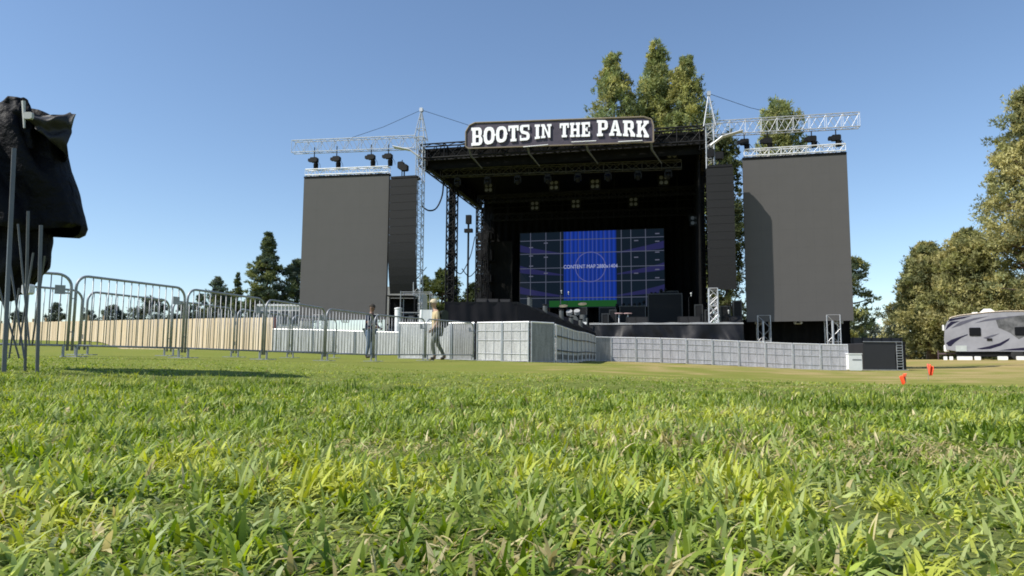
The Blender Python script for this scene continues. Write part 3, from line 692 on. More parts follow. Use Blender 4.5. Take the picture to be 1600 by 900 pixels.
mb = MB(); truss(mb, W(UL,12.2,ZT-.65), W(UR,12.2,ZT-.65), .5, .9, 22, SZ, .05, .03); mb.build('rear_truss', M_BLK, stage)
for (uu, vv, w) in ((UL, 5.6, .55), (UL, 12.0, .4), (UR, 5.6, .55), (UR, 12.0, .4)):
    mb = MB(); truss(mb, W(uu,vv,.1), W(uu,vv,ZT-1.1), w, w, 26, SU, .05, .03)
    if vv < 6:
        mb.sbox(uu-.12, uu+.12, vv-.12, vv+.12, .1, ZT-1.1)
    mb.build('column', M_BLK, stage)
mb = MB(); mb.tube([W(UL, 9.2, .1), W(UL, 9.2, 9.6)], .07, 8); mb.sbox(UL-.25, UL+.3, 9.0, 9.3, 8.9, 9.15); mb.sbox(UL-.15, UL+.2, 9.0, 9.3, 9.5, 10.1)
mb.build('side_mast', M_BLK, stage)
def drape(ua, va, ub, vb, z0, z1, amp=.08, wl=.5):
    L = math.hypot(ub-ua, vb-va); nx = -(vb-va)/L; ny = (ub-ua)/L
    n = int(L/wl*8)
    def f(a, b):
        o = amp*math.sin(a*L/wl*2*PI+math.sin(a*L*1.1)*1.5)*(1-.3*b)
        return W(ua+(ub-ua)*a+nx*o, va+(vb-va)*a+ny*o, z0+(z1-z0)*b)
    m = MB(); m.grid(f, n, 3); return m
drape(UL+.3, 12.0, UR-.2, 12.0, ZD, ZT-.4).build('back_drape', M_DRAPE, stage, True)
drape(UR-.3, .9, UR-.3, 11.8, ZD, ZT-.4).build('side_drape', M_DRAPE, stage, True)
drape(UL+.5, 11.4, UL+2.6, 11.4, ZD, 8.6, .05, .9).build('wing_drape', mat('sunlit_drape', (.016,.016,.015), .9, spec=.1), stage, True)  # sunlit stretch of the black drape, its light put into a lighter colour
mb = MB()
for k in range(5):
    z = ZD+.6+k*1.5; mb.sbox(UL+.3, UL+1.3, 10.6, 11.2, z, z+.5+.3*(k%2), 0, .05); mb.tube([W(UL+.2,10.9,z), W(UL+1.6,10.9,z)], .04, 5)
truss(mb, W(UL+.8,10.9,ZD), W(UL+.8,10.9,ZT-1.1), .7, .5, 20, SU, .035, .02)
for k in range(6): mb.tube([W(UL+.9+.1*k, 10.5, ZT-1.2), W(UL+.4+.12*k, 10.3, 6.5+k*.3), W(UL+1.0+.08*k, 10.4, ZD+.1)], .022, 4)
mb.build('side_scaffold', M_BLK, stage)
# header drape behind the sign: sloped fascia seen from below
mb = MB()
for i in range(13):
    u = UL+1+i*1.15; mb.tube([W(u,.5,ZT-1.15), W(u,3.2,ZT-.5)], .03, 4)
mb.build('rafter', mat('dark_steel', (.02,.018,.012), .6), stage)

# rigging towers ------------------------------------------------------------
def rig_tower(px, side, label, yapex, arm_top, arm_bot, v=-.55, va=.1):
    uc, _ = PV(px, 300, v); ua, za = PV(px, yapex, v)
    _, ztop = PV(px, 215 if side < 0 else 195, v)
    root = sthing('rigging_tower', label, 'lattice tower', uc, v, .1, 'silver rigging towers flanking the stage')
    mb = MB(); truss(mb, W(uc,v,.15), W(uc,v,ztop), .38, .38, 40, SU, .028, .014)
    mb.build('mast', M_ALU, root)
    b = MB(); b.sbox(uc-.5, uc+.5, v-.5, v+.5, .0, .15); b.build('base_plate', M_ALU, root)
    p = MB(); apex = W(uc,v,za)
    for a, c in ((-1,-1),(1,-1),(1,1),(-1,1)):
        p.tube([W(uc+a*.3,v+c*.3,ztop-.15), apex], .03, 5)
    for t in (.05,.35,.7):
        cs = [W(uc+a*.3,v+c*.3,ztop-.15).lerp(apex, t) for a, c in ((-1,-1),(1,-1),(1,1),(-1,1))]
        for i in range(4): p.tube([cs[i], cs[(i+1) % 4]], .02, 4)
    p.box(apex, (.18,.18,.22), (SU,SV,SZ), 0, .03); p.build('peak', M_ALU, root)
    (x0, y0), (x1, y1) = arm_top; (_, yb0), (_, yb1) = arm_bot
    a0 = PV(x0, (y0+yb0)/2, va); a1 = PV(x1, (y1+yb1)/2, va); h = abs(PV(x0,y0,va)[1]-PV(x0,yb0,va)[1])
    a = MB(); truss(a, W(a0[0],va,a0[1]), W(a1[0],va,a1[1]), .4, h, 18, SZ, .026, .013); a.build('arm', M_ALU, root)
    k = MB(); s = 1 if side > 0 else -1
    k.tube([W(uc,v,ztop-1.15), W(uc+s*.6,v,ztop-.7), W(uc+s*1.6,v,ztop-.45)], .06, 6)
    k.tube([W(uc,v-.2,ztop-1.15), W(uc+s*.6,v-.2,ztop-.7), W(uc+s*1.6,v-.2,ztop-.45)], .04, 6); k.build('knee_brace', M_ALU, root)
    c = MB()
    mid = W((a0[0]*.45+a1[0]*.55), va, a0[1]*.45+a1[1]*.55+h/2)
    c.tube([apex, apex.lerp(mid,.5)-Vector((0,0,.12)), mid], .013, 4)
    q = W(uc-s*(7.5), v+3.5, ZT+.05); c.tube([apex, apex.lerp(q,.5)-Vector((0,0,.1)), q], .013, 4)
    c.build('stay_cable', M_BLK, root)
    return uc, a0, a1, h
TL = rig_tower(656, -1, 'silver lattice tower with pointed peak beside the left speaker stack', 172, ((650,213),(458,222)), ((650,232),(458,238)), -.35, .05)
TR = rig_tower(1111, 1, 'silver lattice tower with pointed peak beside the right speaker stack', 146, ((1116,191),(1342,179)), ((1116,212),(1342,197)), -.1, .45)

# side screens ------------------------------------------------------------
def side_screen(pxl, pxr, ytl, ytr, ybl, ybr, v, label, trs, foot):
    ul, zl = PV(pxl, ytl, v); ur, zr = PV(pxr, ytr, v); _, z0l = PV(pxl, ybl, v); _, z0r = PV(pxr, ybr, v)
    zt = (zl+zr)/2; z0 = (z0l+z0r)/2
    root = sthing('led_screen', label, 'LED screen', (ul+ur)/2, v, z0, 'tall LED screens beside the stage')
    def Z(t, top): return (zl+(zr-zl)*t) if top else (z0l+(z0r-z0l)*t)
    nx, ny = 6, 9; pn = MB(); w = ur-ul
    # slab body
    pn.add([W(ul,v+.02,Z(0,0)),W(ur,v+.02,Z(1,0)),W(ur,v+.02,Z(1,1)),W(ul,v+.02,Z(0,1)),W(ul,v+.16,Z(0,0)),W(ur,v+.16,Z(1,0)),W(ur,v+.16,Z(1,1)),W(ul,v+.16,Z(0,1))],
           [(0,1,2,3),(7,6,5,4),(0,4,5,1),(3,2,6,7),(0,3,7,4),(1,5,6,2)])
    pn.build('housing', M_BLK, root)
    fc = MB()
    for i in range(nx):
        for j in range(ny):
            g_ = .0008
            a, b_ = i/nx+g_/w, (i+1)/nx-g_/w
            def q(t, s): zz = Z(t,0)*(1-s)+Z(t,1)*s; return W(ul+w*t, v+random.uniform(-.001,.001), zz)
            s0, s1 = j/ny+.0001, (j+1)/ny-.0001
            fc.add([q(a,s0), q(b_,s0), q(b_,s1), q(a,s1)], [(0,1,2,3)])
    fc.build('display_tiles', M_LED, root)
    bk = MB()
    for t in (.12,.5,.88): truss(bk, W(ul+w*t, v+.45, z0-.1), W(ul+w*t, v+.45, zt-.1), .3,.3, 14, SU, .025,.014)
    bk.build('back_frame', M_ALU, root)
    hd = MB(); truss(hd, W(ul+.1,v+.1,zl+.35), W(ur-.05,v+.1,zr+.35), .34,.34, 16, SZ, .032,.014); hd.build('header_truss', M_RAILW, root)
    bm = MB(); bm.add([W(ul,v-.03,zl+.02),W(ur,v-.03,zr+.02),W(ur,v-.03,zr+.12),W(ul,v-.03,zl+.12),W(ul,v+.3,zl+.02),W(ur,v+.3,zr+.02),W(ur,v+.3,zr+.12),W(ul,v+.3,zl+.12)],
           [(0,1,2,3),(7,6,5,4),(0,4,5,1),(3,2,6,7),(0,3,7,4),(1,5,6,2)]); bm.build('hanging_bar', M_BLK, root)
    for px in foot:
        uf, _ = PV(px, 500, v+.2); lg = MB(); gz = W(uf, v+.4, 0); gg = G(gz.x, gz.y)
        truss(lg, W(uf,v+.3,gg), W(uf,v+.3,z0+.3), .6,.6, 4, SU, .025,.012); lg.tube([W(uf-.05,v,gg), W(uf-.05,v,z0)], .055, 6); lg.build('leg', M_ALU, root)
    return ul, ur, zl, zr
SL = side_screen(475, 608, 279, 274, 501, 499, -.1, 'dark blank LED screen left of the stage', TL, (500, 585))
SR = side_screen(1160, 1323, 250, 241, 503, 501, .15, 'larger looking dark blank LED screen right of the stage with a speaker shadow', TR, (1193, 1301))

# chain hoists ------------------------------------------------------------
def hoist(px, y_arm, ybody, y_end, v, label, grp):
    u, zb = PV(px, ybody, v); _, za = PV(px, y_arm, v); _, ze = PV(px, y_end, v)
    root = sthing('chain_hoist', label, 'hoist', u, v, ze, grp)
    b = MB(); b.sbox(u-.22, u+.22, v-.13, v+.13, zb-.14, zb+.14, 0, .05); b.sbox(u-.36, u-.2, v-.1, v+.1, zb-.1, zb+.08, 0, .03); b.build('motor', M_BLK, root)
    c = MB(); c.tube([W(u,v,zb+.1), W(u,v,za)], .03, 5); c.tube([W(u+.02,v,zb-.1), W(u+.02,v,ze)], .02, 5); c.build('chain', M_BLK, root)
    g_ = MB(); g_.lathe(W(u+.12,v,ze+.02), [(.03,0),(.13,.03),(.15,.3),(.12,zb-ze-.2),(.05,zb-ze-.1)], 10); g_.build('chain_bag', M_DRAPE, root)
    k = MB(); k.tube([W(u+.2,v,zb-.05), W(u+.38,v,zb-.3), W(u+.42,v,ze+.1)], .012, 4); k.build('cable', M_BLK, root)
for i, (px, lb) in enumerate([(491,'chain hoist at the outer end of the left screen'), (526,'second chain hoist inward above the left screen'), (580,'third chain hoist inward above the left screen'), (607,'chain hoist at the inner corner of the left screen')]):
    hoist(px, 232-(px-458)*.05, 250-(px-491)*.05, 266-(px-491)*.05, -.0, lb, 'chain hoists over the left screen')
for i, (px, lb) in enumerate([(1163,'chain hoist at the inner corner of the right screen'), (1199,'chain hoist left of the tree above the right screen'), (1268,'chain hoist right of the tree above the right screen'), (1306,'chain hoist at the outer corner of the right screen')]):
    hoist(px, 212-(px-1116)*.05, 222-(px-1163)*.045, 236-(px-1163)*.04, +.3, lb, 'chain hoists over the right screen')

# line arrays ------------------------------------------------------------
def line_array(pxl, pxr, yt, yb, v, label, n=14, curl=.5):
    ul, zt = PV(pxl, yt, v); ur, _ = PV(pxr, yt, v); _, zb = PV(pxl, yb, v)
    uc = (ul+ur)/2; w = ur-ul
    root = sthing('line_array', label, 'speaker array', uc, v, zb, 'hung speaker arrays')
    h = (zt-zb)/n; z = zt; vv = v; 
    for i in range(n):
        t = i/(n-1); ang = curl*max(0, t-.45)**1.6*1.6
        ax = (SU, (SV*math.cos(ang)+SZ*math.sin(ang)), (SZ*math.cos(ang)-SV*math.sin(ang)))
        c = W(uc, vv+.3, z-h/2)
        hh = h*(.97+.9*ang)
        # trapezoid cabinet
        X, Y, Z = ax; m = MB()
        vs = [c+X*a*w/2-Y*.3+Z*b*hh/2 for b in (-1,1) for a in (-1,1)]+[c+X*a*w*.36+Y*.3+Z*b*hh*.38 for b in (-1,1) for a in (-1,1)]
        m.add(vs, [(0,1,3,2),(5,4,6,7),(0,4,5,1),(2,3,7,6),(0,2,6,4),(1,5,7,3)]); cb = m.build('cabinet', M_PA, root)
        gr = MB(); gr.box(c-Y*.312, (w*.96,.02,hh*.84), ax); gr.box(c-Y*.33, (w*.22,.03,hh*.8), ax)
        gr.build('grille', mat('grille', (.015,.015,.016), .7, 0, .3, 20), cb)
        st = MB(); 
        for sx in (-1,1): st.box(c+X*sx*(w/2-.03)-Y*.325+Z*hh/2, (.05,.015,.05), ax)
        st.build('link_plate', mat('link_steel', (.12,.12,.12), .5), cb)
        z -= h*math.cos(ang); vv += h*math.sin(ang)*1.0
    fr = MB(); fr.sbox(ul+.05, ur-.05, v, v+.65, zt+.03, zt+.15); fr.tube([W(uc,v+.1,zt+.1), W(uc,v+.1,zt+.75)], .04, 5); fr.sbox(uc-.2, uc+.2, v-.05, v+.25, zt+.45, zt+.8, 0, .05)
    fr.tube([W(uc-.3,v+.5,zt+.1), W(uc-.3,v+.5,zt+1.2)], .03, 5); fr.sbox(uc-.55, uc-.2, v+.4, v+.65, zt+.7, zt+1.1, 0, .05); fr.build('rigging_frame', M_BLK, root)
    tie = MB(); tie.tube([W(ur-.1,v+.3,zb+.6), W(ur+.3,v+.9,zb+1.4)], .02, 4); tie.build('tie_strap', M_DRAPE, root)
line_array(609, 652, 280, 455, -.8, 'hanging black speaker array left of the stage, curled in at its foot')
line_array(1103, 1146, 263, 452, -1.08, 'hanging black speaker array right of the stage', 15, .1)

# lighting trusses and lights inside the roof -----------------------------
def ltruss(pxa, ya, pxb, yb, v, label, m, r=.03):
    a = PV(pxa, ya, v); b_ = PV(pxb, yb, v)
    root = sthing('lighting_truss', label, 'truss', (a[0]+b_[0])/2, v, (a[1]+b_[1])/2-.25, 'lighting trusses hung under the stage roof')
    mb = MB(); truss(mb, W(a[0],v,a[1]), W(b_[0],v,b_[1]), .4,.42, 26, SZ, r,.018); mb.build('truss_frame', m, root)
    c = MB()
    for t in (.08,.36,.64,.92):
        p = W(a[0]+(b_[0]-a[0])*t, v, a[1]+(b_[1]-a[1])*t); c.tube([p, Vector((p.x,p.y,ZT-.5))], .02, 4)
    c.build('hanging_chain', M_BLK, root)
M_DTR = mat('grey_black_truss', (.05,.05,.048), .5, .3)
ltruss(690, 271, 1065, 257, 1.4, 'foremost dark lighting truss under the sign', M_DTR)
ltruss(748, 312, 1088, 297, 5.0, 'middle dark lighting truss deep under the roof', M_BLK)
ltruss(770, 340, 1085, 330, 8.6, 'rearmost dark lighting truss above the video wall', M_BLK)
for i, (px, y, v, s, lb) in enumerate([(814,249,1.2,.62,'four lamp blinder above the front truss, below the word BOOTS'), (931,244,1.2,.62,'four lamp blinder above the front truss, below the word THE'), (1050,240,1.2,.62,'four lamp blinder above the right end of the front truss'),
        (702,255,1.0,.6,'four lamp blinder at the left end of the front truss'), (866,290,4.6,.62,'four lamp blinder under the front truss, left of stage centre'), (930,288,4.6,.6,'four lamp blinder under the front truss at stage centre'), (1037,282,4.6,.62,'four lamp blinder under the right part of the front truss'),
        (764,294,4.6,.55,'four lamp blinder near the left side of the roof'), (836,322,8.2,.62,'four lamp blinder in the back row, left'), (900,319,8.2,.62,'four lamp blinder in the back row, centre'), (990,316,8.2,.62,'four lamp blinder in the back row, right'), (1086,345,6.0,.62,'four lamp blinder low by the right side drape')]):
    u, z = PV(px, y, v); root = sthing('blinder_light', lb, 'stage light', u, v, z-s/2, 'blinder lights under the stage roof')
    b = MB(); b.sbox(u-s/2, u+s/2, v-.08, v+.12, z-s/2, z+s/2, 0, .04); b.build('housing', M_BLK, root)
    for a in (-1,1):
        for c in (-1,1):
            l_ = MB(); l_.lathe(W(u+a*s*.22, v-.085, z+c*s*.24), [(.055,0),(.105,.02),(.11,.04)], 12, (SU, SZ, -SV)); l_.build('lamp', mat('reflector', (.19,.19,.21), .45, .3), root)
    y_ = MB(); y_.tube([W(u-s/2-.03,v,z), W(u-s/2-.03,v,z+s/2+.15), W(u+s/2+.03,v,z+s/2+.15), W(u+s/2+.03,v,z)], .02, 4); y_.build('yoke', M_BLK, root)
# moving heads along the front truss
for i in range(8):
    px = 715+i*47; u, z = PV(px, 282-i*1.8, 1.4); root = sthing('moving_light', ORD[i]+' small black moving light from the left under the front truss', 'stage light', u, 1.4, z-.4, 'moving lights under the front truss')
    b = MB(); b.sbox(u-.16, u+.16, 1.28, 1.52, z+.0, z+.14, 0, .03); b.build('base', M_BLK, root)
    b = MB(); 
    for a in (-1,1): b.sbox(u+a*.17-.03, u+a*.17+.03, 1.34, 1.46, z-.28, z+.02)
    b.build('yoke', M_BLK, root)
    b = MB(); b.lathe(W(u,1.4,z-.22), [(.06,-.16),(.12,-.1),(.14,.12),(.1,.16)], 12, (SU, (SV*.8+SZ*.6), (-SV*.6+SZ*.8))); b.build('head', M_BLK, root)

# loose cables ------------------------------------------------------------
def cable(pts, label, r=.03):
    P_ = [P(*p) for p in pts]; out = []
    for i in range(len(P_)-1):
        p0 = P_[max(0,i-1)]; p1 = P_[i]; p2 = P_[i+1]; p3 = P_[min(len(P_)-1,i+2)]
        for k in range(6):
            t = k/6; out.append(.5*((2*p1)+(p2-p0)*t+(2*p0-5*p1+4*p2-p3)*t*t+(-p0+3*p1-3*p2+p3)*t**3))
    out.append(P_[-1]); mb = MB(); mb.tube(out, r, 6)
    o = mb.build('cable', M_BLK, None, True); tag(o, label, 'cable', 'cables hanging beside the stage')
cable([(693,281,40.4),(691,305,40.2),(682,325,39.8),(670,329,39.2),(659,322,38.6)], 'black cable looping from the left roof corner to the tower', .045)
cable([(703,412,43),(713,424,43.5),(722,426,44.5),(735,400,46.5),(742,370,48)], 'black cable sagging between the stage column and side mast')
cable([(722,420,44.2),(733,432,46),(744,422,48.5),(751,410,50)], 'short black cable sagging beside the side mast foot')

# ------------------------------------------------------------ the sign
def letters():
    # unit cell: x 0..w, y 0..1 ; strokes as convex polygons
    T = .27
    def rc(x0,y0,x1,y1): return [(x0,y0),(x1,y0),(x1,y1),(x0,y1)]
    s = .16 # serif height
    D = {}
    D['I'] = (.46, [rc(0,0,.46,s), rc(.10,s,.36,1-s), rc(0,1-s,.46,1)])
    D['T'] = (.80, [rc(.17,0,.63,s), rc(.27,s,.53,1-s), rc(0,1-s,.80,1), rc(0,.66,.13,1-s), rc(.67,.66,.80,1-s)])
    D['H'] = (.90, [rc(0,0,.40,s), rc(.50,0,.90,s), rc(0,1-s,.40,1), rc(.50,1-s,.90,1), rc(.07,s,.31,1-s), rc(.59,s,.83,1-s), rc(.31,.42,.59,.58)])
    D['E'] = (.76, [rc(0,0,.76,s), rc(0,1-s,.76,1), rc(.09,s,.34,1-s), rc(.34,.42,.55,.58), rc(.63,s,.76,.34), rc(.63,.66,.76,1-s), rc(.46,.34,.55,.42), rc(.46,.58,.55,.66)])
    D['N'] = (.92, [rc(0,0,.38,s), rc(0,1-s,.30,1), rc(.54,1-s,.92,1), rc(.10,s,.28,1-s), rc(.64,0,.82,1-s), [(.30,1),(.28,.72),(.64,0),(.64,.34)]])
    D['A'] = (.92, [rc(0,0,.38,s), rc(.54,0,.92,s), [(.08,s),(.28,s),(.50,1),(.34,1)], [(.60,s),(.84,s),(.60,1),(.50,1),(.46,.72)], rc(.33,.30,.58,.43)])
    D['P'] = (.80, [rc(0,0,.44,s), rc(.09,s,.34,1-s), rc(0,1-s,.60,1), [(.34,.38),(.60,.38),(.60,.52),(.34,.52)], [(.60,.38),(.73,.44),(.80,.56),(.56,.56),(.60,.52)], rc(.56,.56,.80,.80), [(.56,.80),(.80,.80),(.74,.94),(.60,1),(.60,1-s)]])
    D['R'] = (.90, [rc(0,0,.40,s), rc(.09,s,.34,1-s), rc(0,1-s,.60,1), rc(.34,.42,.58,.55), [(.58,.42),(.72,.46),(.80,.58),(.56,.58),(.58,.55)], rc(.56,.58,.80,.80), [(.56,.80),(.80,.80),(.74,.94),(.60,1),(.60,1-s)], [(.44,.42),(.66,.42),(.90,s),(.58,s)], rc(.56,0,.90,s)])
    D['K'] = (.92, [rc(0,0,.40,s), rc(0,1-s,.40,1), rc(.09,s,.33,1-s), rc(.52,1-s,.90,1), rc(.54,0,.92,s), [(.33,.36),(.45,.46),(.82,1-s),(.58,1-s),(.33,.56)], [(.45,.46),(.60,.58),(.88,s),(.60,s)]])
    D['B'] = (.86, [rc(0,0,.62,s), rc(.09,s,.34,1-s), rc(0,1-s,.60,1), rc(.34,.44,.58,.57), [(.62,0),(.76,.05),(.86,.17),(.86,.36),(.60,.36),(.60,.17)], [(.60,.36),(.86,.36),(.76,.50),(.58,.50)], [(.58,.50),(.74,.50),(.82,.64),(.56,.64),(.58,.57)], rc(.56,.64,.82,.82), [(.56,.82),(.82,.82),(.74,.95),(.60,1),(.60,1-s)]])
    O = []; n = 14
    for i in range(n):
        a0 = 2*PI*i/n; a1 = 2*PI*(i+1)/n
        def pt(a, rx, ry): 
            c = math.cos(a); s_ = math.sin(a); return (.43+rx*math.copysign(abs(c)**.75, c), .5+ry*math.copysign(abs(s_)**.75, s_))
        O.append([pt(a0,.43,.5), pt(a1,.43,.5), pt(a1,.18,.30), pt(a0,.18,.30)])
    O += [rc(-.04,.45,.0,.55), rc(.86,.45,.90,.55)]
    D['O'] = (.86, O)
    D['S'] = (.76, [rc(0,0,.10,.34), [(.10,0),(.56,0),(.56,.16),(.10,.16)], [(.56,0),(.70,.06),(.76,.18),(.76,.36),(.52,.36),(.52,.16)], [(.52,.36),(.76,.36),(.64,.52),(.24,.64),(.02,.62),(.14,.46)],
                    [(.0,.64),(.24,.64),(.26,.82),(.0,.82)], [(0,.82),(.26,.82),(.24,.86),(.24,1),(.16,1),(.04,.94)], rc(.24,.86,.64,1), rc(.64,.66,.74,1)])
    return D
def sign():
    v = -.75
    cor = {'TL': PV(736,193,v), 'TR': PV(1012,183,v), 'BR': PV(1020,222,v), 'BL': PV(729,232,v)}
    root = sthing('banner_sign', 'black banner sign reading BOOTS IN THE PARK on the stage roof', 'sign', (cor['TL'][0]+cor['TR'][0])/2, v, cor['BL'][1], None)
    out = [PV(x,y,v) for x,y in ((742,192),(1006,183),(1018,187),(1021,196),(1021,222),(732,232),(728,229),(728,206),(734,196))]
    mb = MB(); mb.prism([W(u,v,z) for u,z in out], SV*.12); mb.build('board', mat('banner_dark', (.045,.035,.055), .6, 0, .3, 3), root)
    b = MB(); n = len(out)
    for i in range(n): b.tube([W(out[i][0],v-.02,out[i][1]), W(out[(i+1)%n][0],v-.02,out[(i+1)%n][1])], .045, 5)
    b.build('border', mat('banner_border', (.20,.16,.11), .6), root)
    D = letters(); L = MB()
    # spans in photo pixels: text, x0, x1, ytop0, ytop1, ybottom(x)
    def ybot(x): # arched lower line in pixels
        return float(np.interp(x, [736,760,790,827,850,920,960,1012], [228.5,227,222.5,219.5,216,214,212.5,215.5]))
    def ytop(x): return float(np.interp(x, [736,827,835,862,875,921,933,1012], [200.5,195.5,195.5,194.5,193.5,191.5,188.5,189.5]))
    for word, xa, xb in (('BOOTS',737,828),('IN',836,862),('THE',875,922),('PARK',933,1014)):
        ws = [D[c][0] for c in word]; gap = .10; tot = sum(ws)+gap*(len(word)-1); k = (xb-xa)/tot; x = 0
        for c, w_ in zip(word, ws):
            for pi_, poly in enumerate(D[c][1]):
                pts = []
                # subdivide so that arcs bend
                for (a, b_) in poly:
                    px = xa+(x+a)*k; yy = ybot(px)+(ytop(px)-ybot(px))*b_
                    u, z = PV(px, yy, v); pts.append(W(u, v-.03, z))
                ar = sum((pts[i]-SO).dot(SU)*(pts[(i+1)%len(pts)].z)-(pts[(i+1)%len(pts)]-SO).dot(SU)*pts[i].z for i in range(len(pts)))
                if ar < 0: pts = pts[::-1]
                L.prism([p-SV*(.05+.0015*pi_) for p in pts], SV*.05)
            x += w_+gap
    L.build('lettering', mat('letter_white', (.93,.93,.95), .5, 0, .02), root)
    s = MB()
    for (x0,y0,x1,y1) in ((818,229,857,225.5),(893,221.5,932,219.5),(966,221,1004,219)):
        a = PV(x0,y0,v); c = PV(x1,y1,v); s.tube([W(a[0],v-.1,a[1]-.05), W(c[0],v-.1,c[1]-.05)], .025, 5)
    s.build('light_strip', M_WHITE, root)
    for (px, y) in ((733,232),(824,228),(916,223),(1017,222)):
        u, z = PV(px, y, v); k = MB(); k.tube([W(u,v,z), W(u+.05,v+.25,z-.35), W(u+.5,v+.9,z-.9)], [.07,.06,.03], 6); k.tube([W(u,v+.1,z+1.1), W(u,v+.7,z+.6)], .03, 4); k.build('bracket', mat('bracket_metal', (.10,.10,.09), .6, .3), root)
sign()

# ------------------------------------------------------------ video wall
def video_wall():
    v = 10.6
    ul, zt = PV(813, 365, v); ur, _ = PV(1037, 362, v); _, z0 = PV(900, 480, v)
    root = sthing('video_wall', 'lit video wall with blue centre and white test grid at the back of the stage', 'video screen', (ul+ur)/2, v, z0)
    mb = MB(); mb.sbox(ul-.05, ur+.05, v+.01, v+.14, z0-.05, zt+.05); mb.build('housing', M_BLK, root)
    def sheet(u0_, u1_, z0_, z1_, o, name, m, mbx=None):
        q = mbx or MB(); q.add([W(u0_,v-o,z0_), W(u1_,v-o,z0_), W(u1_,v-o,z1_), W(u0_,v-o,z1_)], [(0,1,2,3)])
        return q if mbx else q.build(name, m, root)
    sheet(ul, ur, z0, zt, 0, 'dark_field', emis('screen_dark', (.004,.008,.014), 1.0))
    # faint violet swooshes on the side fields
    sw = MB()
    for k in range(3):
        for s in (-1, 1):
            za = zt-.95-k*1.45
            n = 10; us0 = ul if s < 0 else ur; ue = PV(880,400,v)[0] if s < 0 else PV(964,400,v)[0]
            for i in range(n):
                t0, t1 = i/n, (i+1)/n
                f = lambda t: (us0+(ue-us0)*t, za-.55*t**.8, .30*(1-t)+.05)
                a, b_ = f(t0), f(t1)
                sw.add([W(a[0],v-.006,a[1]-a[2]), W(b_[0],v-.006,b_[1]-b_[2]), W(b_[0],v-.006,b_[1]+b_[2]*.4), W(a[0],v-.006,a[1]+a[2]*.4)], [(0,1,2,3) if s < 0 else (3,2,1,0)])
    sw.build('violet_pattern', emis('screen_violet', (.013,.014,.055), 1.0), root)
    bu0 = PV(881,400,v)[0]; bu1 = PV(963,400,v)[0]
    m = bpy.data.materials.new('screen_blue'); m.use_nodes = True; nt = m.node_tree; n = nt.nodes; l = nt.links; b = n['Principled BSDF']; b.inputs['Base Color'].default_value = (.002,.002,.004,1); b.inputs['Specular IOR Level'].default_value = .05
    tc = n.new('ShaderNodeTexCoord'); wv = n.new('ShaderNodeTexWave'); wv.bands_direction = 'X'; wv.inputs['Scale'].default_value = 1.1; wv.inputs['Distortion'].default_value = .3; wv.inputs['Detail'].default_value = 3
    l.new(tc.outputs['Object'], wv.inputs['Vector']); cr = n.new('ShaderNodeValToRGB'); cr.color_ramp.elements[0].color = (.004,.016,.12,1); cr.color_ramp.elements[1].color = (.007,.028,.22,1)
    l.new(wv.outputs['Fac'], cr.inputs['Fac']); l.new(cr.outputs['Color'], b.inputs['Emission Color']); b.inputs['Emission Strength'].default_value = 1.0
    _, zg1 = PV(930, 469, v); _, zg0 = PV(930, 479, v)
    sheet(bu0, bu1, zg1, zt, .012, 'blue_field', m)
    gm = MB(); gm.add([W(PV(858,474,v)[0],v-.012,zg0), W(bu1,v-.012,zg0), W(bu1,v-.012,zg1-.002), W(PV(858,474,v)[0],v-.012,zg1-.002)], [(0,1,2,3)]); gm.build('green_band', emis('screen_green', (.008,.05,.012), 1.0), root)
    g_ = MB(); th = .022
    for y in (374.5,395.5,418.5,440.5,466):
        _, z = PV(925, y-1, v); sheet(ul, ur, z-th, z+th, .02, '', None, g_)
    for px in (829,853,876,986,1009,1020):
        u = PV(px if px != 1020 else 971, 400, v)[0]; sheet(u-th, u+th, z0, zt, .026, '', None, g_)
    for px in (892,904,912,920,926,932,944,952):
        u = PV(px, 400, v)[0]; sheet(u-.010, u+.010, zg1, zt, .026, '', None, g_)
    g_.build('grid_lines', emis('screen_line', (.06,.068,.10), 1.0), root)
    c = MB(); uc, zc = PV(922.5, 417, v); rr = abs(PV(946,417,v)[0]-uc); N = 48
    for i in range(N):
        a0 = 2*PI*i/N; a1 = 2*PI*(i+1)/N; r0, r1 = rr-.03, rr+.03
        c.add([W(uc+math.cos(a)*r, v-.032, zc+math.sin(a)*r) for a, r in ((a0,r0),(a0,r1),(a1,r1),(a1,r0))], [(0,1,2,3)])
    c.build('circle', emis('screen_circle', (.06,.07,.20), 1.0), root)
    # small tick marks
    k = MB()
    for px, ys in ((830,(387,400,416,432)),(853,(380,402,427)),(994,(376,402,427)),(1027,(365,377,394,406,421,434))):
        for y in ys: u, z = PV(px, y, v); sheet(u-.14, u+.14, z-.035, z+.035, .03, '', None, k)
    k.build('marks', emis('screen_mark', (.07,.075,.11), 1.0), root)
    cu = bpy.data.curves.new('t', 'FONT'); cu.body = 'CONTENT MAP 2880x1404'; cu.align_x = 'CENTER'; cu.align_y = 'CENTER'; cu.size = .36; cu.offset = 0.0
    to = bpy.data.objects.new('t', cu); COL.objects.link(to); bpy.context.view_layer.update()
    me = bpy.data.meshes.new_from_object(to.evaluated_get(bpy.context.evaluated_depsgraph_get())); bpy.data.objects.remove(to)
    wtxt = max(q.co.x for q in me.vertices)-min(q.co.x for q in me.vertices); want = PV(965,414,v)[0]-PV(881,414,v)[0]; sx = want/wtxt
    t = MB(); t.add([W(uc+q.co.x*sx, v-.04, zc+.02+q.co.y) for q in me.vertices], [tuple(p.vertices) for p in me.polygons]); t.build('caption_text', emis('screen_text', (.25,.28,.42), 1.0), root)
video_wall()

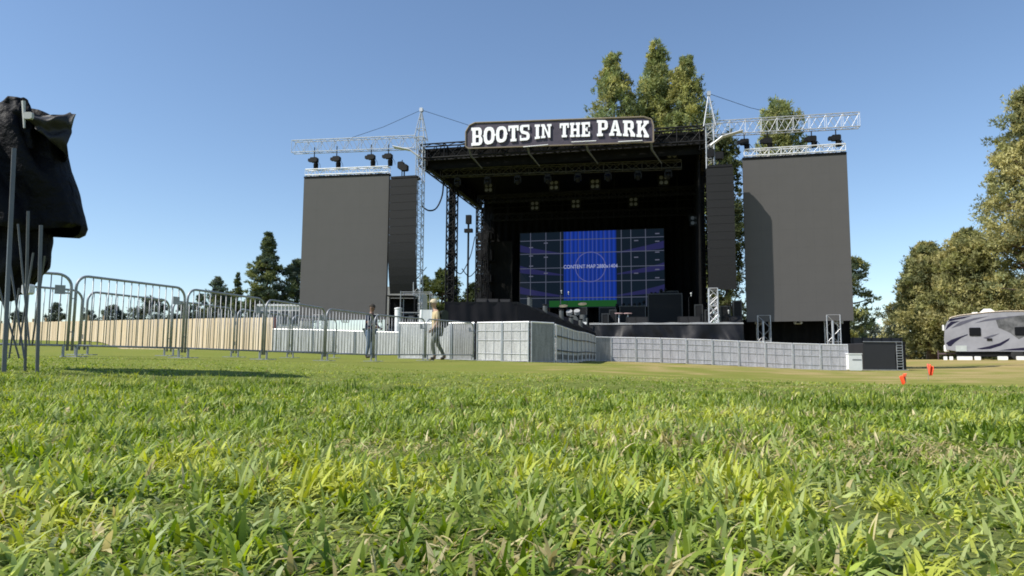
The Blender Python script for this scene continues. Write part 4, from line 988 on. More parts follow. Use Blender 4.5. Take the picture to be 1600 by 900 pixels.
# ------------------------------------------------------------ black skirted side platform and ramp
def side_platform():
    d0 = 24.6
    a = P(697, 472, d0); b_ = P(808, 472, d0+.4); c = P(931, 521, 33.5); ztop = a.z
    root = thing('side_platform', 'black cloth covered platform with a sloping ramp left of the stage', 'platform', ((a.x+b_.x)/2, d0+1, G(b_.x, d0)))
    def face(p, q, zp, zq, n):
        def f(s, t):
            m = p.lerp(q, s); g_ = G(m.x, m.y); top = zp+(zq-zp)*s; w = .035*math.sin(s*n*1.7)*math.cos(t*4+s*9)
            dd = (q-p).normalized(); return Vector((m.x, m.y, g_+(top-g_)*t))+Vector((dd.y,-dd.x,0))*w*(1-t*.6)
        return f
    m = MB(); m.grid(face(a, b_, ztop, b_.z, 18), 60, 8); m.grid(face(b_, c, b_.z, c.z, 40), 120, 8); m.grid(face(Vector((a.x,d0+7,0)), a, ztop, ztop, 30), 60, 8)
    m.build('cloth_cover', M_CLOTH, root, True)
    t = MB(); ba = Vector((a.x, d0+7, ztop)); bb = Vector((b_.x+3.2, d0+9, ztop-.2))
    t.add([a+Vector((0,0,.01)), b_+Vector((0,0,.01)), c+Vector((0,0,.01)), bb, ba, a-Vector((0,0,.06)), b_-Vector((0,0,.06)), c-Vector((0,0,.06)), bb-Vector((0,0,.06)), ba-Vector((0,0,.06))],
          [(0,1,4),(1,2,3),(1,3,4),(9,6,5),(8,7,6),(9,8,6),(0,5,6,1),(1,6,7,2)]); t.build('top_deck', M_BLK, root)
    return a, b_, c
PA_, PB_, PC_ = side_platform()
# equipment on the platform
M_CASE = mat('case_black', (.011,.011,.012), .6, spec=.25); M_GREYG = mat('grey_gear', (.085,.09,.088), .5)
def wedge(p, w, label, grp, h=.42):
    root = thing('floor_monitor', label, 'speaker', p, 0, grp)
    m = MB(); m.prism([p+Vector((-w/2,0,0)), p+Vector((-w/2,.5,0)), p+Vector((-w/2,.5,h)), p+Vector((-w/2,.2,h))], Vector((w,0,0))); m.build('cabinet', M_CASE, root)
    g_ = MB(); g_.prism([p+Vector((-w/2+.04,-.01,.04)), p+Vector((-w/2+.04,.17,h-.04)), p+Vector((-w/2+.04,.19,h-.06)), p+Vector((-w/2+.04,.02,.03))], Vector((w-.08,0,0))); g_.build('grille', M_PA, root)
for i, px in enumerate((752, 770, 789)):
    p = P(px, 471, 27.2+i*.1); p.z = PA_.z+.012; wedge(p, .42, ['floor speaker wedge nearest the lattice column on the black platform','middle floor speaker wedge on the black platform','floor speaker wedge at the right end of the black platform'][i], 'speaker wedges on the black platform', .36)
for i, t in enumerate((.10, .27, .47, .60, .74)):
    p = PB_.lerp(PC_, t)+Vector((.1,.5,0)); h = (.34,.27,.36,.22,.30)[i]
    root = thing('light_tube', ORD[i]+' grey upright light canister going down the black ramp', 'stage light', p, 0, 'light canisters along the ramp')
    m = MB(); m.lathe(p, [(.08,-.35),(.09,0),(.09,h),(.08,h+.03)], 14); m.build('body', M_GREYG, root)
    m = MB(); m.lathe(p+Vector((0,0,h+.03)), [(.10,0),(.11,.02),(.11,.05),(.02,.06)], 14); m.build('cap', M_CASE, root)

# gear on the deck ------------------------------------------------------------
def case(pxa, pxb, yt, yb, v, label, cat='road case', name='road_case', grp='black cases and risers on the stage deck', m=None, dep=.8):
    ua, zt = PV(pxa, yt, v); ub, _ = PV(pxb, yt, v); z0 = ZD
    root = sthing(name, label, cat, (ua+ub)/2, v, z0, grp)
    b = MB(); b.sbox(ua, ub, v, v+dep, z0+.08, zt, 0, .04); b.build('body', m or M_CASE, root)
    t = MB()
    for z in (z0+.1, zt-.02): t.sbox(ua-.01, ub+.01, v-.015, v+.0, z-.03, z+.03)
    for u in (ua+.02, ub-.02): t.sbox(u-.03, u+.03, v-.02, v-.001, z0+.12, zt-.04)
    t.build('corner_trim', mat('case_trim', (.05,.05,.05), .4, .5), root)
    w = MB()
    for u in (ua+.12, ub-.12): w.lathe(W(u, v+.06, z0+.045), [(.045,-.02),(.045,.02)], 10, (SV, SZ, SU))
    w.build('wheels', M_BLK, root)
case(1012, 1066, 459, 503, 4.2, 'largest black case left of the small silver truss on deck', dep=2)
case(968, 1009, 478, 503, 4.0, 'low black riser in the middle of the deck', dep=2)
case(1030, 1060, 455, 503, 6.8, 'tall black rack behind the largest case')
case(936, 962, 480, 503, 4.8, 'small black case below the green band of the video wall')
case(1125, 1141, 478, 503, .1, 'black case right of the small silver truss')
case(1145, 1159, 470, 503, .3, 'upright black case at the right end of the deck')
case(1085, 1098, 476, 503, .6, 'narrow black case just left of the small silver truss')
case(1101, 1111, 484, 503, -.4, 'small black case in front of the silver truss foot')
case(940, 951, 490, 503, 1.4, 'little black box right of the drum kit')
case(952, 963, 484, 503, 2.2, 'black box beside the two pale red rimmed stands')
case(905, 917, 480, 503, 3.6, 'black case behind the drum kit')
for i, px in enumerate((990, 1004, 1072, 1086, 1150)):
    u, z = PV(px, 500, -.6); wedge(W(u, -.6, ZD), .62, ['stage monitor wedge right of the two pale stands', 'stage monitor wedge in front of the largest black case', 'stage monitor wedge beside the largest black case', 'stage monitor wedge left of the silver truss', 'stage monitor wedge at the right end of the deck'][i], 'stage monitors along the deck front', .4)
# row of small footlights
LROW = [(964,477),(974,476),(983,477),(991,476),(999,475),(1006,472),(1018,459),(1024,459),(1033,454),(1040,453),(1044,459),(1057,458)]
for i, (px, y) in enumerate(LROW):
    v = 5.4; u, z = PV(px, y, v); root = sthing('small_lamp', ORD[i]+' small pale lamp from the left in the stepped row on deck', 'lamp', u, v, z-.1, 'small lamps in a stepped row on deck')
    b = MB(); b.lathe(W(u,v,z), [(.05,.12),(.09,.05),(.10,0)], 10, (SU, SZ, -SV)); b.build('shade', M_CASE, root)
    b = MB(); b.lathe(W(u,v-.002,z), [(.07,0),(.05,.015)], 10, (SU, SZ, -SV)); b.build('lens', mat('lens_pale', (.7,.72,.7), .3), root)
    b = MB(); b.tube([W(u,v+.05,z-.05), W(u,v+.05,ZD)], .02, 5); b.build('stand', M_CASE, root)
# drum kit
def drum_kit():
    u, z = PV(893, 500, .9); v = 1.6; root = sthing('drum_kit', 'silver rimmed drum kit left of centre at the deck front', 'drums', u, v, ZD)
    ax = (SU, SZ, -SV)
    b = MB(); b.lathe(W(u,v,ZD+.32), [(.28,-.2),(.30,-.18),(.30,.18),(.28,.2)], 24, ax); bd = b.build('bass_drum', M_GREYG, root, False)
    r = MB(); r.tube([W(u+.3*math.cos(a),v-.2,ZD+.32+.3*math.sin(a)) for a in np.linspace(0,2*PI,25)], .018, 5); r.build('hoop', M_ALU, bd)
    for du, dz in ((-.22,.78),(.2,.8)):
        t = MB(); t.lathe(W(u+du,v,ZD+dz), [(.17,-.1),(.17,.1)], 18, (SU, SV*.8+SZ*.6, SZ*.8-SV*.6)); t.build('tom', M_ALU, root)
    t = MB(); t.lathe(W(u+.55,v,ZD+.45), [(.2,-.2),(.2,.2)], 18); t.build('floor_tom', M_GREYG, root)
    for du, dz in ((-.55,1.15),(.5,1.25)):
        c = MB(); c.lathe(W(u+du,v,ZD+dz), [(.24,0),(.05,.03),(.01,.04)], 18, (SU, SV*.9+SZ*.4, SZ*.9-SV*.4)); cy = c.build('cymbal', mat('brass', (.6,.55,.4), .3, .8), root)
        s = MB(); s.tube([W(u+du,v,ZD+dz), W(u+du,v,ZD)], .012, 5); s.build('stand', M_ALU, cy)
drum_kit()
# keyboard/pedal table with red rim
for i, px in enumerate((967, 981)):
    u, z = PV(px, 490, .2); v = .2; root = sthing('round_table', ['low stand with pale red rimmed round top, the left of two','low stand with pale red rimmed round top, the right of two'][i], 'stand', u, v, ZD, 'two low round stands at the deck front')
    m = MB(); m.lathe(W(u,v,z), [(.2,-.02),(.23,0),(.2,.02)], 18); m.build('top', mat('pale_red', (.62,.42,.42), .5), root)
    m = MB(); m.lathe(W(u,v,ZD), [(.14,0),(.05,.03),(.03,.06),(.03,z-ZD-.02)], 10); m.build('stem', M_WHITE, root)
# small silver truss totem on deck
u, zt = PV(1114, 451, -.9); root = sthing('truss_totem', 'short upright silver truss standing on the deck edge', 'truss', u, -.9, ZD)
m = MB(); truss(m, W(u,-.9,ZD+.02), W(u,-.9,zt), .42,.42, 4, SU, .03,.022); m.build('truss_frame', M_ALU, root)
m = MB(); m.sbox(u-.4, u+.4, -1.18, -.6, ZD, ZD+.03); m.build('foot_plate', M_ALU, root)
# mic stands
for i, (px, y, v, lb) in enumerate([(875,456,3.0,'microphone stand with pale head left of the blue field'), (886,458,3.4,'thin microphone stand just left of the drum kit'), (1076,460,.2,'microphone stand between big case and silver truss'), (1134,487,-.8,'short microphone stand right of the silver truss')]):
    u, z = PV(px, y, v); root = sthing('microphone_stand', lb, 'mic stand', u, v, ZD, 'microphone stands on the deck')
    m = MB(); m.lathe(W(u,v,ZD), [(.16,0),(.16,.02),(.02,.04)], 12); m.tube([W(u,v,ZD), W(u,v,z-.2)], .014, 5); m.tube([W(u,v,z-.2), W(u+.12,v-.2,z)], .012, 5); m.build('stand', M_CASE, root)
    m = MB(); m.lathe(W(u+.12,v-.2,z), [(.02,-.12),(.03,-.02),(.05,.02),(.04,.06),(.01,.08)], 10); m.build('microphone', mat('mic_grey', (.5,.5,.48), .4, .4), root)
# vertical post at deck corner (px 917)
u, z = PV(917, 497, -1.5); gg = W(u,-1.5,0); root = sthing('corner_post', 'thin grey post at the left corner of the deck skirt', 'post', u, -1.5, G(gg.x,gg.y))
m = MB(); m.tube([W(u,-1.5,G(gg.x,gg.y)), W(u,-1.5,z)], .05, 8); m.build('pole', M_GREYG, root)
m = MB(); m.sbox(u-.28, u-.0, -1.6, -1.4, z-.32, z-.2, 0, .03); m.build('white_tab', M_WHITE, root)

# ------------------------------------------------------------ clutter under the left array
def clutter():
    # black equipment cabinet
    a = P(604, 462, 36.5); b_ = P(648, 462, 36.5); g_ = G(b_.x, 36.5)
    root = thing('equipment_rack', 'open black steel equipment rack under the left speaker array', 'rack', ((a.x+b_.x)/2, 36.8, g_))
    m = MB()
    for x in (a.x, b_.x):
        for y in (36.5, 37.5): m.box((x, y, (g_+a.z)/2), (.07,.07,a.z-g_))
    for z in (g_+.9, g_+1.6, a.z): m.box(((a.x+b_.x)/2, 37, z), (b_.x-a.x-.07, 1.0, .05))
    m.build('frame', M_BLK, root)
    m = MB(); m.box(((a.x+b_.x)/2, 37.55, (g_+a.z)/2), (b_.x-a.x, .04, a.z-g_-.1)); m.build('back_panel', M_DRAPE, root)
    for k in range(4):
        m = MB(); m.box((a.x+.2+k*.36, 36.85, g_+1.18+(k%2)*.68), (.28,.5,.44), None, 0, .03); m.build('amplifier', mat('amp_grey', (.09,.09,.1), .5), root)
    # grey box truck body behind the array
    a = P(603, 420, 45); b_ = P(650, 470, 45); g_ = G(a.x, 45)
    root = thing('box_truck', 'pale grey truck box partly hidden behind the left speaker array', 'truck', ((a.x+b_.x)/2, 46.5, g_))
    m = MB(); m.box(((a.x+b_.x)/2, 48, (g_+1+P(630,448,45).z)/2), (b_.x-a.x, 6, P(630,448,45).z-g_-1), None, 0, .05); m.build('cargo_box', mat('truck_grey', (.42,.42,.42), .5), root)
    m = MB(); m.box(((a.x+b_.x)/2, 48, g_+.8), (b_.x-a.x-.2, 5.8, .35)); m.build('chassis', M_BLK, root)
    for yy in (46, 50):
        for xx in (a.x+.15, b_.x-.15):
            m = MB(); m.lathe((xx, yy, g_+.45), [(.3,-.12),(.45,-.1),(.45,.1),(.3,.12)], 16, (Vector((0,1,0)), SZ, Vector((1,0,0)))); m.build('wheel', MATS['tyre'], root)
    # white canister
    p = P(622, 500, 36.2); g_ = G(p.x, 36.2); z1 = P(622, 482, 36.2).z
    root = thing('water_drum', 'tall white cylindrical drum under the left speaker array', 'drum', (p.x, 36.2, g_))
    m = MB(); m.lathe((p.x,36.2,g_), [(.17,0),(.18,.03),(.18,z1-g_-.08),(.17,z1-g_-.05)], 18); m.build('body', M_WHITE, root, False)
    m = MB(); m.lathe((p.x,36.2,z1-.05), [(.19,0),(.2,.02),(.2,.07),(.1,.1)], 18); m.build('lid', M_WHITE, root)
    # white pop-up table/cloth bundle at 660
    a = P(656, 484, 33); g_ = G(a.x, 33)
    root = thing('covered_table', 'table under a bright white cover beside the man in beige', 'table', (a.x+.3, 33, g_))
    w = P(678,484,33).x-a.x
    m = MB(); n = 24
    def f(s, t):
        ang = s*2*PI; cx = a.x+w/2; rx = w/2+(1-t)*.06+.02*math.sin(ang*7); ry = .45+.02*math.sin(ang*5)
        return Vector((cx+rx*math.copysign(abs(math.cos(ang))**.35, math.cos(ang)), 33.4+ry*math.copysign(abs(math.sin(ang))**.35, math.sin(ang)), g_+1.05+(a.z-g_-1.05)*t))
    m.grid(f, 48, 4); top = [f(i/48,1) for i in range(48)]; m.add(top, [tuple(range(48))]); m.build('cloth', M_WHITE, root)
    m = MB()
    for xx in (a.x+.08, a.x+w-.08):
        for yy in (33.05,33.75): m.tube([(xx,yy,g_),(xx,yy,g_+1.3)], .02, 6)
    m.build('legs', M_GALV, root)
    # scaffolding foot of the tower: cables bundle
    p = P(655, 470, 36); g_ = G(p.x, 36)
    root = thing('scaffold_frame', 'silver scaffold frame around the foot of the left tower', 'scaffold', (p.x, 36, g_))
    m = MB(); h = P(648,455,36).z-g_
    for dx in (-.75,.75):
        for dy in (0,1.0): m.tube([(p.x+dx-.2,36+dy,g_),(p.x+dx-.2,36+dy,g_+h)], .025, 6)
    for z in (.5, 1.4, 2.2, h-.05):
        for dy in (0,1.0): m.tube([(p.x-.95,36+dy,g_+z),(p.x+.55,36+dy,g_+z)], .02, 5)
    m.tube([(p.x-.95,36,g_+.5),(p.x+.55,36,g_+2.2)], .018, 5); m.build('tubes', M_GALV, root)
clutter()

# ------------------------------------------------------------ black box on the right
def equipment_box():
    d = 31.6; a = P(1348, 536, d); b_ = P(1400, 577, d); g_ = G(b_.x, d)-.0
    z0 = b_.z; zt = a.z
    root = thing('equipment_container', 'matt black equipment container on a low skid right of the white box', 'container', ((a.x+b_.x)/2, d+.8, z0-.1))
    m = MB(); m.box(((a.x+b_.x)/2, d+.9, (z0+zt)/2), (b_.x-a.x, 1.8, zt-z0), None, 0, .03); m.build('body', mat('container_black', (.022,.022,.026), .6), root)
    m = MB(); x = b_.x+.08
    for dx in (0, .26): 
        m.tube([(x+dx,d+.02,z0-.02),(x+dx,d+.02,zt+.06)], .02, 5)
    for k in range(9): m.box((x+.13, d+.02, z0+.12+k*(zt-z0-.15)/8.5), (.24,.03,.04))
    m.tube([(a.x,d-.02,zt+.06),(x+.26,d-.02,zt+.06)], .018, 5); m.build('ladder_frame', M_GALV, root)
    m = MB(); m.box((b_.x+.42, d+.9, (z0+zt)/2+.02), (.1,1.8,zt-z0+.1)); m.build('end_panel', M_BLK, root)
    m = MB(); m.box(((a.x+b_.x)/2+.15, d+.9, z0-.045), (b_.x-a.x+.75, 1.95, .07)); m.build('skid', M_GALV, root)
    for xx in (a.x+.2, b_.x+.2):
        for yy in (.1, 1.7):
            q = MB(); gz = G(xx, d+yy); q.box((xx, d+yy, (gz-.02+z0-.08)/2), (.15,.12,max(.04, z0-.08-gz+.02))); q.build('foot', M_BLK, root)
    # trailer deck behind
    a2 = P(1331, 530, 37); b2 = P(1392, 560, 37); g2 = G(a2.x, 37)
    root = thing('flat_trailer', 'dark flatbed trailer side behind the white box and container', 'trailer', ((a2.x+b2.x)/2, 38, g2))
    m = MB(); m.box(((a2.x+b2.x)/2, 38, g2+.85), (b2.x-a2.x+1.2, 2, .3)); m.build('bed', mat('trailer_dark', (.035,.035,.045), .6), root)
    m = MB(); 
    for k in range(7): m.box((a2.x-.4+k*.5, 37.02, g2+1.3), (.06,.05,.62))
    m.box(((a2.x+b2.x)/2, 37.06, g2+1.3), (b2.x-a2.x+1.2,.03,.55)); m.build('side_board', mat('trailer_dark', (.035,.035,.045), .6), root)
    for k in range(2):
        m = MB(); m.lathe((a2.x+1.4+k*.95, 37.05, g2+.4), [(.25,-.02),(.4,0),(.4,.25),(.25,.27)], 16, (Vector((1,0,0)), SZ, Vector((0,1,0)))); m.build('wheel', MATS['tyre'], root)
equipment_box()

# ------------------------------------------------------------ marker flags
def flag(px, yt, d, s, label, ph):
    p = P(px, yt, d); g_ = G(p.x, d); root = thing('marker_flag', label, 'flag', (p.x, d, g_), 0, 'orange marker flags in the grass')
    m = MB(); m.tube([(p.x,d,g_-.02),(p.x+.01,d,p.z)], .004, 5); m.build('wire', M_GALV, root)
    h = s; w = s*.75; m = MB()
    def f(a, b):  # drooping cloth, folded
        fold = .035*math.sin(a*9+b*3+ph)
        return Vector((p.x+ (a*w*.55 if ph > 0 else -a*w*.55)*(1-.25*b)+.01, d+fold, p.z-.01-b*h*(.55+.45*(1-a*.6))-a*.25*h))
    m.grid(f, 10, 8); o = m.build('flag_cloth', mat('flag_orange', (.85,.10,.025), .6, 0, .1, 9), root, True)
    so = o.modifiers.new('s', 'SOLIDIFY'); so.thickness = .003
flag(1414, 582, 12.0, .22, 'nearer drooping orange marker flag on a wire', -1.0)
flag(1449, 567, 14.6, .25, 'farther orange marker flag closer to the camper', 1.0)

# ------------------------------------------------------------ travel trailer
def camper():
    CX = Vector((.854,-.520,0)); CN = Vector((.520,.854,0)); AX = (CX, CN, SZ); org = P(1476, 562, 50)
    def q(px, py, off=0.0):
        r = ray(px, py); t = (org-CAM).dot(CN)/r.dot(CN); return CAM+r*t+CN*off
    d = 0
    _p = q(1560,560); g_ = G(_p.x, _p.y)
    root = thing('camper_trailer', 'grey and silver travel trailer with dark swooshes under the pines', 'camper', (_p+CN*1.2).to_tuple()[:2]+(g_,))
    xs = [(1478,546),(1475,530),(1476,512),(1480,502),(1486,497),(1500,494),(1522,491.5),(1545,489),(1570,487.5),(1730,486),(1732,550),(1560,549),(1500,549.5)]
    prof = [q(*t) for t in xs]
    m = MB(); n = len(prof)
    m.prism(prof, CN*2.5); m.build('body', mat('camper_side', (.27,.27,.30), .45, 0, .16, 1.2), root)
    r = MB(); top = [q(x, y-.8) for x, y in ((1483,499),(1487,496.4),(1500,493.4),(1522,490.9),(1545,488.4),(1570,486.9),(1730,485.4))]
    for yy in (-.01, 2.51): r.tube([p+CN*yy for p in top], .035, 6)
    r.grid(lambda a, b: (lambda i, t: top[i].lerp(top[min(i+1,6)], t)+CN*2.5*b+Vector((0,0,.01)))(min(5,int(a*6)), a*6-min(5,int(a*6))), 6, 1)
    r.build('roof_edge', mat('roof_tan', (.62,.52,.42), .5), root)
    # swooshes, raised vinyl
    def sw(pts, name, mt, o=.006):
        s_ = MB(); s_.prism([q(x,y)-CN*o for x, y in pts], CN*.004); s_.build(name, mt, root)
    DK = mat('swoosh_dark', (.014,.012,.035), .5, spec=.2); GY = mat('swoosh_grey', (.10,.10,.13), .5, spec=.2)
    sw([(1478,536),(1486,531),(1497,527),(1512,522),(1512,523.5),(1502,528),(1492,535),(1486,541),(1482,541)], 'stripe', DK)
    sw([(1477,516),(1480,508),(1486,502.5),(1500,501.5),(1490,506),(1482,512)], 'stripe', DK)
    sw([(1481,503),(1484,498.5),(1502,495.5),(1518,493.5),(1506,497.5),(1493,500)], 'stripe', DK)
    sw([(1526,545),(1545,541),(1562,536),(1578,528),(1576,532),(1564,540),(1548,545),(1534,546)], 'stripe', DK)
    sw([(1536,528),(1548,524),(1562,521),(1552,526),(1541,529.5)], 'stripe', GY)
    sw([(1522,505),(1540,499),(1560,496),(1590,494),(1562,499),(1540,502)], 'stripe', GY)
    sw([(1486,513),(1500,503),(1522,497),(1545,494),(1520,501),(1500,509)], 'stripe', GY)
    sw([(1560,547.5),(1580,545),(1600,543),(1640,542),(1640,548)], 'stripe', DK)
    sw([(1556,500),(1575,494.5),(1610,492),(1640,492),(1640,520),(1608,522),(1592,530),(1578,520),(1560,512)], 'panel_graphic', mat('swoosh_mid', (.10,.10,.105), .5, 0, .8, 1.6), .004)
    for (x0, x1, y0, y1) in ((1514,1533,512,525),(1585,1608,511,524)):
        w = MB(); a = q(x0,y0); b_ = q(x1,y1); w.box((a+b_)/2-CN*.01, ((b_-a).dot(CX), .05, a.z-b_.z), AX, 0, .05); wo = w.build('window', mat('camper_glass', (.008,.008,.010), .3, spec=.15), root)
        f = MB(); bw = (b_-a).dot(CX); c = [a, a+CX*bw, b_, b_-CX*bw]
        for i in range(4): f.tube([c[i]-CN*.035, c[(i+1)%4]-CN*.035], .02, 5)
        f.build('frame', M_BLK, wo)
    h_ = MB(); a = q(1493,540); b_ = q(1511,549)
    h_.box((a+b_)/2-CN*.012, ((b_-a).dot(CX),.03,a.z-b_.z), AX); h_.build('storage_door', mat('hatch', (.42,.45,.44), .4), root)
    v_ = MB(); a = q(1546,530.5); v_.box(a-CN*.015, (.3,.05,.17), AX); v_.build('vent', M_BLK, root)
    l_ = MB(); a = q(1474.5,512); l_.box(a+CN*.4-CX*.03, (.12,.7,.4), AX, 0, .03); l_.build('front_lamp_panel', M_WHITE, root)
    ac = MB(); a = q(1545,488); ac.prism([a+CX*x+CN*.8+SZ*z for x, z in ((-.6,-.05),(-.25,.3),(.15,.3),(.55,-.02))], CN*.7); ac.build('air_conditioner', M_WHITE, root)
    for px in (1524, 1563, 1580, 1597):
        k = MB(); a = q(px,489-(px-1524)*.02); k.box(a+CN*1.2+SZ*.05, (.35,.4,.12), AX, 0, .03); k.build('roof_vent', M_WHITE, root)
    u_ = MB(); a = q(1494,550); b_ = q(1730,557); u_.box((a+b_)/2+CN*1.25, ((b_-a).dot(CX), 2.2, .34), AX); u_.build('chassis', M_BLK, root)
    t_ = MB(); a = q(1466,553); b_ = q(1494,552)
    for yy in (.3,2.2): t_.tube([b_+CN*yy, a+CN*.4], .06, 5)
    a2 = a+CN*.4; t_.tube([(a2.x,a2.y,a2.z+.25),(a2.x,a2.y,g_)], .05, 6); t_.build('tow_hitch', mat('hitch', (.09,.06,.07), .6), root)
    pt = MB(); a = q(1483,545); pt.lathe(a+CN*.3-CX*.15-SZ*.2, [(.15,0),(.17,.05),(.17,.42),(.08,.5)], 14); pt.build('gas_bottle', M_WHITE, root)
    for px in (1590, 1612):
        w = MB(); a = q(px,560); gw = G(a.x, a.y); w.lathe((a.x, a.y, gw+.36), [(.2,-.0),(.36,.02),(.36,.24),(.2,.26)], 20, (CX, SZ, CN)); wo = w.build('wheel', MATS['tyre'], root)
        w = MB(); w.lathe(Vector((a.x, a.y, gw+.36))-CN*.015, [(.05,0),(.19,.01),(.19,.03)], 16, (CX, SZ, CN)); w.build('rim', M_ALU, wo)
    for px in (1500, 1700):
        w = MB(); a = q(px,555); a = a+CN*.3; gj = G(a.x, a.y); w.tube([a,(a.x,a.y,gj)], .04, 6); w.box((a.x,a.y,gj+.02),(.25,.25,.04)); w.build('jack', M_GALV, root)
    # pale leveling blocks on the ground
    for i, (x0, x1) in enumerate(((1474,1480),(1483,1489),(1495,1519),(1522,1532),(1558,1574),(1587,1600))):
        a = q(x0,556); b_ = q(x1,556); o = MB(); cc_ = (a+b_)/2-CN*.35; gg = G(cc_.x, cc_.y)
        o.box((cc_.x, cc_.y, gg+.12), ((b_-a).dot(CX), .3, .26), AX, 0, .03)
        ob = o.build('leveling_block', M_WHITE, None); tag(ob, ORD[i]+' white block on the grass from the hitch end of the camper', 'block', 'white blocks below the camper')
camper()

# ------------------------------------------------------------ folded canopy
def canopy():
    d = 6.0; g0 = PG(30, d*1.09)
    root = thing('folded_canopy', 'folded pop-up canopy with bunched black fabric on grey legs', 'canopy tent', g0)
    def pt(px, py, dd=d): return P(px, py, dd*1.09)
    fab = bpy.data.materials.new('canopy_fabric'); fab.use_nodes = True
    nt = fab.node_tree; b = nt.nodes['Principled BSDF']; b.inputs['Base Color'].default_value = (.006,.006,.008,1); b.inputs['Roughness'].default_value = .62; b.inputs['Specular IOR Level'].default_value = .13
    b.inputs['Sheen Weight'].default_value = 0
    nz = nt.nodes.new('ShaderNodeTexNoise'); nz.inputs['Scale'].default_value = 9; nz.inputs['Detail'].default_value = 5; bp = nt.nodes.new('ShaderNodeBump'); bp.inputs['Strength'].default_value = .9; bp.inputs['Distance'].default_value = .05
    tc = nt.nodes.new('ShaderNodeTexCoord'); nt.links.new(tc.outputs['Object'], nz.inputs['Vector']); nt.links.new(nz.outputs['Fac'], bp.inputs['Height']); nt.links.new(bp.outputs['Normal'], b.inputs['Normal'])
    def loft(rows, nf, name, amp=.16, seed=0, dd=d, depth=.8, cap=True):
        # rows: (py, pxl, pxr)
        ys = [r[0] for r in rows]; m = MB(); ns = 40; na = 72
        def f(a, t):
            py = ys[0]+(ys[-1]-ys[0])*t; xl = np.interp(py, ys, [r[1] for r in rows]); xr = np.interp(py, ys, [r[2] for r in rows])
            c = (xl+xr)/2; w = (xr-xl)/2; th = a*2*PI
            k = 1-amp*(.5+.5*math.sin(nf*th+2.2*math.sin(t*3+seed)+seed))-.16*(.5+.5*mnoise.noise(Vector((math.cos(th)*3,math.sin(th)*3,t*4+seed))))-.10*abs(mnoise.noise(Vector((math.cos(th)*7,math.sin(th)*7,t*2.2+seed*2))))
            if abs(math.cos(th)) > .95: k = max(k, .95)
            p = pt(c+w*k*math.cos(th), py+ (7*math.sin(nf*th*.5+seed) if t > .97 else 0), dd)
            s = w/FPX*dd*depth
            return Vector((p.x, dd*1.09+s*k*math.sin(th)+.05*mnoise.noise(Vector((th,t*4,seed))), p.z))
        m.grid(f, na, ns)
        if cap:
            top = [f(i/na, 0) for i in range(na)]; m.add(top, [tuple(range(na))])
        return m.build(name, fab, root, True)
    loft([(174,-115,58),(179,-115,84),(190,-115,99),(212,-115,101),(240,-115,103),(262,-115,107),(300,-115,120),(335,-115,129),(356,-110,132),(363,-100,118)], 7, 'outer_cover', .3, 1.3, 5.95, 1.0)
    loft([(340,-50,60),(365,-50,78),(400,-48,79),(418,-46,76),(440,-40,55),(456,-34,40),(466,-24,18)], 5, 'inner_cover', .32, 4.1, 5.95, .9)
    loft([(153,8,40),(156,3,45),(170,-6,49),(200,-12,53),(226,-16,54)], 4, 'hood', .16, 2.2, 5.72, .6)
    # corner of the cover folded over on the right, with creases running to the tip
    def fl(a, b):
        # a: from the hub to the tip, b: top edge to lower edge
        xt = 44+(117-44)*a; yt = 176+2.0*math.sin(a*5)+(3 if a > .9 else 0)
        xb = 60+(102-60)*a; yb = 205+(243-205)*a**1.1
        if a > .8: xb += 6*(a-.8)/.2*math.sin(b*PI)
        cr = .030*math.sin(b*11+a*3)+.022*abs(math.sin(b*6+a*7))+.02*mnoise.noise(Vector((a*5,b*5,2)))
        x = xt+(xb-xt)*b; y = yt+(yb-yt)*b
        p = pt(x, y, 5.66+.10*a); return Vector((p.x, p.y+cr-.10*math.sin(b*PI)*(1-a*.6), p.z))
    m = MB(); m.grid(fl, 24, 24); m.grid(lambda a, b: fl(a, 0)+Vector((-.30*b, .42*b, .02*math.sin(b*PI))), 24, 6); m.grid(lambda a, b: fl(1, a)+Vector((-.32*b, .42*b, 0)), 24, 6)
    m.build('corner_flap', mat('canopy_sunlit_flap', (.012,.011,.012), .6, 0, .25, 6, .6), root, True)  # same black fabric, sunlight on the flap put into a lighter colour
    # legs and scissor bars
    GL = mat('leg_paint', (.12,.122,.122), .4, .35, .15, 8)
    legs = [((22,232,5.30),(7,568,5.25),.021),((44,330,5.45),(40,566,5.5),.014),((64,352,5.40),(59,567,5.4),.017),((-12,260,5.9),(-6,566,5.9),.026)]
    for (a, b_, r) in legs:
        l_ = MB(); pa = pt(*a); pb = pt(*b_); pb.z = G(pb.x, pb.y)+.01
        ax = (Vector((1,0,0)), Vector((0,1,0))); l_.tube([pa, pb.lerp(pa,.0)], r, 4); lo = l_.build('leg', GL, root)
        f_ = MB(); f_.box(pb+Vector((0,0,.006)), (.09,.09,.012)); f_.build('foot_pad', GL, lo)
    bars = [((14,400,5.4),(38,560,5.4)),((52,395,5.4),(30,540,5.4)),((28,350,5.35),(46,540,5.4)),((70,400,5.4),(50,540,5.5)),((-10,420,5.4),(30,560,5.5)),((30,450,5.5),(14,560,5.5))]
    for a, b_ in bars:
        l_ = MB(); l_.tube([pt(*a), pt(*b_)], .009, 4); l_.build('scissor_bar', GL, root)
    for (x, y) in ((44,452),):
        l_ = MB(); l_.box(pt(x,y,5.62), (.07,.07,.09), None, 0, .015); l_.build('slider', M_WHITE, root)
    l_ = MB(); l_.tube([pt(37,158,5.5), pt(38,200,5.5)], [.018,.008], 5); l_.box(pt(45,181,5.5), (.07,.03,.06), None, 0, .01); l_.build('buckle', mat('buckle_grey', (.4,.4,.38), .5), root)
canopy()

